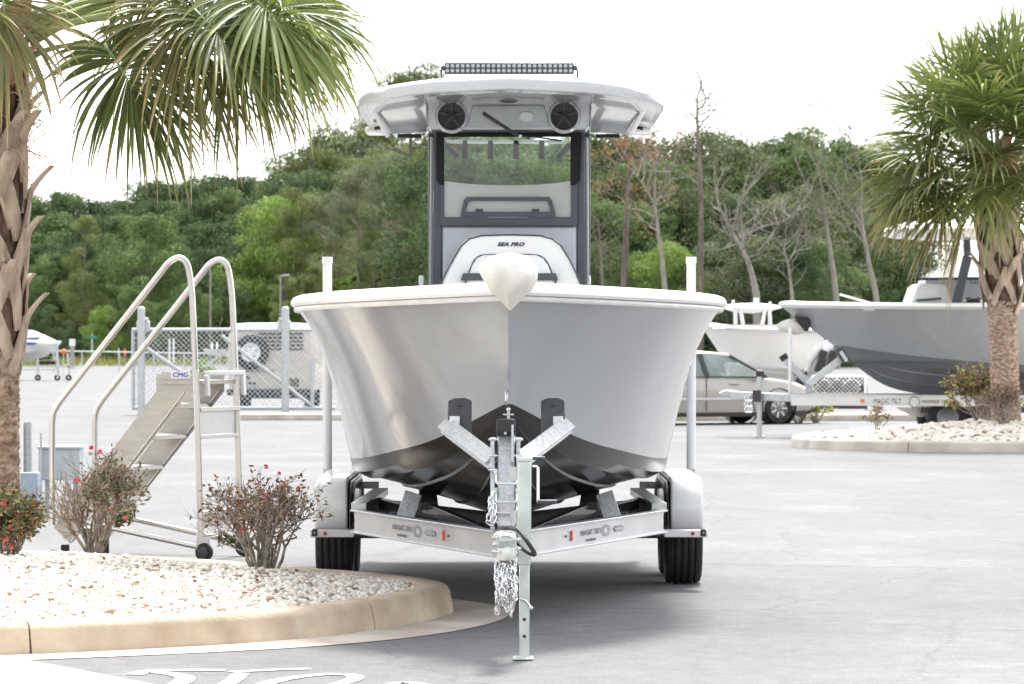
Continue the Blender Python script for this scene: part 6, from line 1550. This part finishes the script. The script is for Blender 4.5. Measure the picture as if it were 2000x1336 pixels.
def place(kind, px, d, ytop, side=None):
    o, kids = SRC[kind]; x = pt(px, 0, d).x; H_ = pt(0, ytop, d).z; s = H_ / 9.55
    wl = [(110, 'just right of the near palm trunk'), (190, 'over the cabin cruiser'), (260, 'over the green street sign'), (330, 'left of the handrail tops'), (400, 'over the left handrail top'), (470, 'over the right handrail top'), (540, 'over the gate lamp pole'), (600, 'over the camper van'), (670, 'over the left guide post of the boat'), (740, 'right of the left guide post'), (800, 'under the left hardtop end'), (860, 'beside the left console post'),
          (1000, 'behind the left half of the windshield'), (1130, 'behind the right half of the windshield'), (1200, 'beside the right console post'), (1260, 'around the reddish dying pine'), (1340, 'over the right guide post'), (1400, 'around the tall bare pine'), (1470, 'over the white tower boat'), (1540, 'over the slate boat bow'), (1600, 'left of the slender leafless tree'), (1680, 'right of the slender leafless tree'), (1760, 'left of the far palm crown'), (3000, 'behind the far palm')]
    where = side or next(w for lim, w in wl if px < lim)
    rowd = 'at the back, ' if d > 330 or 255 < d < 280 else 'mid wood, ' if d > 315 or 243 < d < 256 else 'at the front, '
    if side: rowd = ''
    lab = DESC[kind][0] + rowd + where; grp = DESC[kind][1] + rowd + where
    sw = s * tr_rng.uniform(.85, 1.1) if kind[:4] != 'pine' else s * .75
    loc = (x, d, 0); rz = tr_rng.uniform(0, 6.283)
    if kind not in used:
        used.add(kind); t = o; t.location = loc; t.rotation_euler = (0, 0, rz); t.scale = (sw, sw, s)
    else: t = copy_tree(o, kids, loc, rz, (sw, sw, s))
    t['label'] = lab; t['group'] = grp; return t
# left wood: back row follows the skyline, front rows lower
for row, (d0, step, dy) in enumerate(((352, 62, 0), (338, 70, 34), (322, 84, 80), (308, 100, 130))):
    px = -60 + row * 17
    while px < 900:
        yt = float(np.interp(px, sky_x, sky_y)) + dy + tr_rng.uniform(-4, 16)
        if px < 560: kind = tr_rng.choice(['dark1', 'dark2', 'mid1', 'mid2', 'pine2' if row > 1 else 'dark1', 'olive' if row == 0 else 'dark2'])
        else: kind = tr_rng.choice(['pine1', 'pine2', 'mid1', 'olive', 'pine1', 'dark2'])
        if row == 3 and px > 560: kind = tr_rng.choice(['pine1', 'pine3', 'pine1', 'dark1'])
        place(kind, px + tr_rng.uniform(-14, 14), d0 + tr_rng.uniform(-5, 5), yt); px += step
place('bright', 556, 300, 392); place('pine1', 590, 295, 372); place('bright', 505, 300, 480); place('mid2', 300, 300, 430); place('pine2', 165, 300, 445); place('mid1', 110, 305, 500)
place('pine1', 800, 330, 136, 'whose tuft shows alone above the hardtop'); 
for px, yt, k in ((640, 400, 'pine3'), (700, 350, 'pine3'), (770, 330, 'pine3'), (730, 470, 'pine2'), (620, 520, 'pine1'), (560, 540, 'pine1'), (260, 560, 'mid1'), (370, 560, 'mid2'), (450, 560, 'dark1'), (200, 600, 'bright'), (90, 600, 'dark2')): place(k, px, 288 + tr_rng.uniform(-6, 6), yt)
# right wood, nearer
for row, (d0, step, dy) in enumerate(((262, 62, 0), (250, 74, 45), (238, 88, 110), (226, 120, 190))):
    px = 890 + row * 19
    while px < (1655 if row < 2 else 1640):
        yt = float(np.interp(px, sky_x, sky_y)) + dy + tr_rng.uniform(-5, 22)
        kind = tr_rng.choice(['mid1', 'mid2', 'dark1', 'pale', 'pale' if row < 3 else 'dark1', 'olive' if px > 1250 else 'mid1'])
        place(kind, px + tr_rng.uniform(-14, 14), d0 + tr_rng.uniform(-4, 4), yt); px += step
for px, yt, k, d in ((1690, 300, 'pale', 262), (1700, 430, 'olive', 255), (1740, 520, 'mid1', 250), (1660, 470, 'dark1', 240), (1600, 480, 'mid2', 230), (1520, 500, 'bright', 228), (1780, 545, 'dark2', 262), (1850, 560, 'mid2', 262), (1930, 560, 'dark1', 265), (2000, 560, 'mid1', 262), (2080, 540, 'dark2', 262), (1305, 480, 'bright', 225), (1725, 340, 'pale', 268)): place(k, px, d, yt)
# an undergrowth mass closes the wood near the ground
rs = np.random.RandomState(5); bl = []
for px in range(-150, 1700, 24):
    d = 345 if px < 900 else 268; q = pt(px, 0, d); bl.append(((q.x, d + rs.uniform(-4, 8), rs.uniform(1, 3)), (3.0, 3.0, 3.2)))
    d2 = 300 if px < 900 else 236; q = pt(px, 0, d2); bl.append(((q.x, d2 + rs.uniform(-3, 6), rs.uniform(.2, 1.6)), (2.4, 2.4, 1.8)))
V, F = blob_leaves(rs, bl, 42000, .42); ug = raw_mesh('undergrowth', V, F, LEAF['dark'], smooth=False); tag(ug, 'dark undergrowth filling the foot of the far wood', 'undergrowth', kind='stuff')
# single pale green bush seen through the gate
sb_ = thing('bush', (pt(398, 0, 150).x, 150, 0), 'rounded pale green bush seen through the gate mesh', 'bush'); rs = np.random.RandomState(9)
V, F = blob_leaves(rs, [((0, 0, .45), (.5, .5, .5)), ((.25, 0, .3), (.35, .4, .35)), ((-.25, .1, .3), (.35, .4, .3))], 1800, .11); raw_mesh('foliage', V, F, LEAF['bright'], sb_, smooth=False)
m = MB(); m.tube([(sb_.location.x, 150, 0), (sb_.location.x, 150, .5)], .03, 5); m.build('stem', BARK, sb_)

# individual bare and dying trees in front of the right wood
def bare_tree(name, trunk_px, d, r0, label, branches, seed, material, leaf=None, nleaf=0, cat='bare tree', fine=3, leafsz=.22):
    base = pt(trunk_px[0][0], 700, d); root = thing(name, (base.x, d, 0), label, cat); rr = random.Random(seed); m = MB()
    T = [Vector((pt(trunk_px[0][0], 0, d).x, d, -.1))] + [pt(a, b, d) for a, b in trunk_px]; T = catmull(T, 4); n = len(T)
    m.tube(T, [r0 * (1 - .72 * i / (n - 1)) for i in range(n)], 8, caps=False); m.build('trunk', material, root, smooth=60)
    bm_ = MB(); ends = []
    for pts, r in branches:
        B_ = catmull([pt(a, b, d + c) for a, b, c in pts], 4); k = len(B_)
        bm_.tube(B_, [r * (1 - .6 * i / (k - 1)) for i in range(k)], 5, caps=False)
        for i in range(2, k, 2):
            limbs(bm_, rr, B_[i], (Vector((rr.gauss(0, .6), rr.gauss(0, .6), rr.gauss(.5, .4)))).normalized(), rr.uniform(.8, 1.6), r * .45, fine - 1, ends, spread=.7)
        limbs(bm_, rr, B_[-1], (B_[-1] - B_[-2]).normalized(), 1.4, r * .4, fine, ends, spread=.6)
    for i in range(int(n * .6), n):
        limbs(bm_, rr, T[i], Vector((rr.gauss(0, .8), rr.gauss(0, .8), rr.uniform(.1, .8))).normalized(), rr.uniform(.8, 1.5), r0 * .2, 2, ends, spread=.6)
    if bm_.f: bm_.build('branches', material, root, smooth=0)
    if leaf:
        rs = np.random.RandomState(seed); bl = [(tuple(e[0] - root.location), (.5, .5, .35)) for e in ends if e[1] <= 1]
        if bl: V, F = blob_leaves(rs, bl, nleaf, leafsz); raw_mesh('crown', V, F, LEAF[leaf], root, smooth=False)
    return root
bare_tree('pine_snag', [(1368, 600), (1369, 450), (1367, 330), (1362, 240), (1362, 190)], 222, .22, 'very tall straight bare pine rising above the wood right of the hardtop', [([(1363, 200, 0), (1352, 190, 0), (1345, 182, 0)], .05), ([(1366, 225, 0), (1395, 215, .5), (1432, 232, 1)], .06), ([(1365, 250, 0), (1385, 225, .5), (1410, 205, 1)], .07), ([(1363, 235, 0), (1340, 215, -.5), (1322, 205, 0)], .06), ([(1364, 215, 0), (1378, 195, 0), (1372, 175, 0)], .06), ([(1368, 365, 0), (1345, 345, .5), (1325, 335, .5)], .07)], 3, BARK, 'pale', 420, 'dead tree', leafsz=.13, fine=4)
bare_tree('dying_pine', [(1218, 600), (1222, 470), (1226, 370), (1230, 310)], 224, .29, 'reddish pine trunk with rust coloured tufts just right of the console', [([(1226, 360, 0), (1208, 340, 0), (1195, 335, 0)], .07), ([(1228, 330, 0), (1245, 315, 0), (1262, 305, 0)], .07), ([(1230, 315, 0), (1228, 300, 0), (1232, 290, 0)], .06)], 5, BARK, 'rust', 900, 'dying tree')
bare_tree('dead_tree', [(1300, 590), (1292, 500), (1284, 440), (1278, 390)], 220, .22, 'slim pale dead tree with a rusty crown left of the tall bare pine', [([(1280, 400, 0), (1262, 370, 0), (1245, 345, 0)], .09), ([(1281, 400, 0), (1298, 365, 0), (1310, 335, 0)], .09), ([(1286, 430, 0), (1256, 412, .3), (1232, 408, .3)], .06), ([(1278, 390, 0), (1280, 350, 0), (1283, 325, 0)], .08)], 7, PBARK, 'rust', 420, 'dead tree')
bare_tree('dead_tree', [(1478, 600), (1474, 560), (1462, 515), (1446, 480), (1430, 455)], 218, .27, 'forked pale dead tree leaning left above the bow of the slate boat', [([(1430, 455, 0), (1414, 425, 0), (1404, 400, 0)], .12), ([(1450, 485, 0), (1450, 460, 0), (1448, 425, 0)], .11), ([(1449, 462, 0), (1490, 442, .5), (1530, 432, .5), (1555, 412, .5)], .10), ([(1480, 490, .3), (1500, 470, .3), (1520, 440, .3)], .06), ([(1430, 455, 0), (1440, 410, 0), (1455, 380, 0)], .09)], 9, PBARK, None, 0, 'dead tree')
bare_tree('dead_tree', [(1548, 600), (1544, 550), (1538, 510)], 219, .17, 'small pale forked trunk above the slate boat deck edge', [([(1538, 510, 0), (1532, 490, 0), (1534, 470, 0)], .07), ([(1539, 512, 0), (1552, 490, 0), (1556, 475, 0)], .07)], 11, PBARK, None, 0, 'dead tree')
bare_tree('dead_tree', [(1634, 600), (1626, 520), (1614, 440), (1608, 380)], 222, .24, 'pale slender leafless tree with many fine branches, left of the far palm crown', [([(1612, 430, 0), (1590, 400, 0), (1575, 360, 0)], .09), ([(1614, 430, 0), (1640, 395, 0), (1650, 350, 0)], .09), ([(1608, 380, 0), (1600, 330, 0), (1606, 290, 0)], .09)], 13, PBARK, 'pale', 1500, 'bare tree', leafsz=.18)
bare_tree('dead_tree', [(1712, 590), (1698, 520), (1686, 450), (1680, 400)], 221, .22, 'white barked leaning bare tree just left of the far palm fronds', [([(1684, 440, 0), (1664, 410, 0), (1645, 390, 0)], .09), ([(1680, 400, 0), (1684, 360, 0), (1678, 320, 0)], .08), ([(1692, 480, 0), (1670, 455, 0), (1652, 445, 0)], .06)], 15, PBARK, 'pale', 1200, 'bare tree', leafsz=.18)
bare_tree('dead_tree', [(1180, 600), (1176, 540), (1172, 480), (1168, 430)], 222, .16, 'thin crooked grey tree hard by the right console post', [([(1172, 480, 0), (1162, 460, 0), (1158, 440, 0)], .06)], 17, BARK, 'mid', 500, 'tree')
bare_tree('dead_tree', [(822, 560), (820, 480), (818, 420), (800, 370), (790, 340)], 286, .26, 'leaning bare trunk just left of the console between the pines', [([(800, 370, 0), (782, 350, 0), (770, 345, 0)], .08)], 19, BARK, None, 0, 'bare tree')
# woods round the lot behind the viewer (they close the horizon in reflections)
for key, kk in (('dark1', 0), ('mid2', 1)):
    pass
rs = np.random.RandomState(6); bl = []
for i in range(150):
    a = math.pi * (1.0 + i / 149.0); q = (150 * math.cos(a) + rs.uniform(-5, 5), 150 * math.sin(a) - 20); hh = rs.uniform(6, 11)
    for z in (2, 5, hh): bl.append(((q[0] + rs.uniform(-2, 2), q[1] + rs.uniform(-2, 2), z), (4.5, 4.5, 3.2)))
for i in range(70):
    for x, y in ((46 + i * 4.0 + rs.uniform(-3, 3), 275 - i * 1.2 + rs.uniform(-6, 6)), (-62 - i * 4.0 + rs.uniform(-3, 3), 345 - i * 2.2 + rs.uniform(-6, 6))):
        for z in (2.5, 6, rs.uniform(8, 13)): bl.append(((x, y, z), (4.2, 4.2, 3.4)))
V, F = blob_leaves(rs, bl, 110000, .9); bw = raw_mesh('distant_wood', V, F, LEAF['dark'], smooth=False); tag(bw, 'dark wood closing the far side of the lot', 'wood', kind='stuff')
# any tree source that never got a place is removed
for k, (o, kids) in SRC.items():
    if k not in used:
        for c in kids: bpy.data.objects.remove(c)
        bpy.data.objects.remove(o)
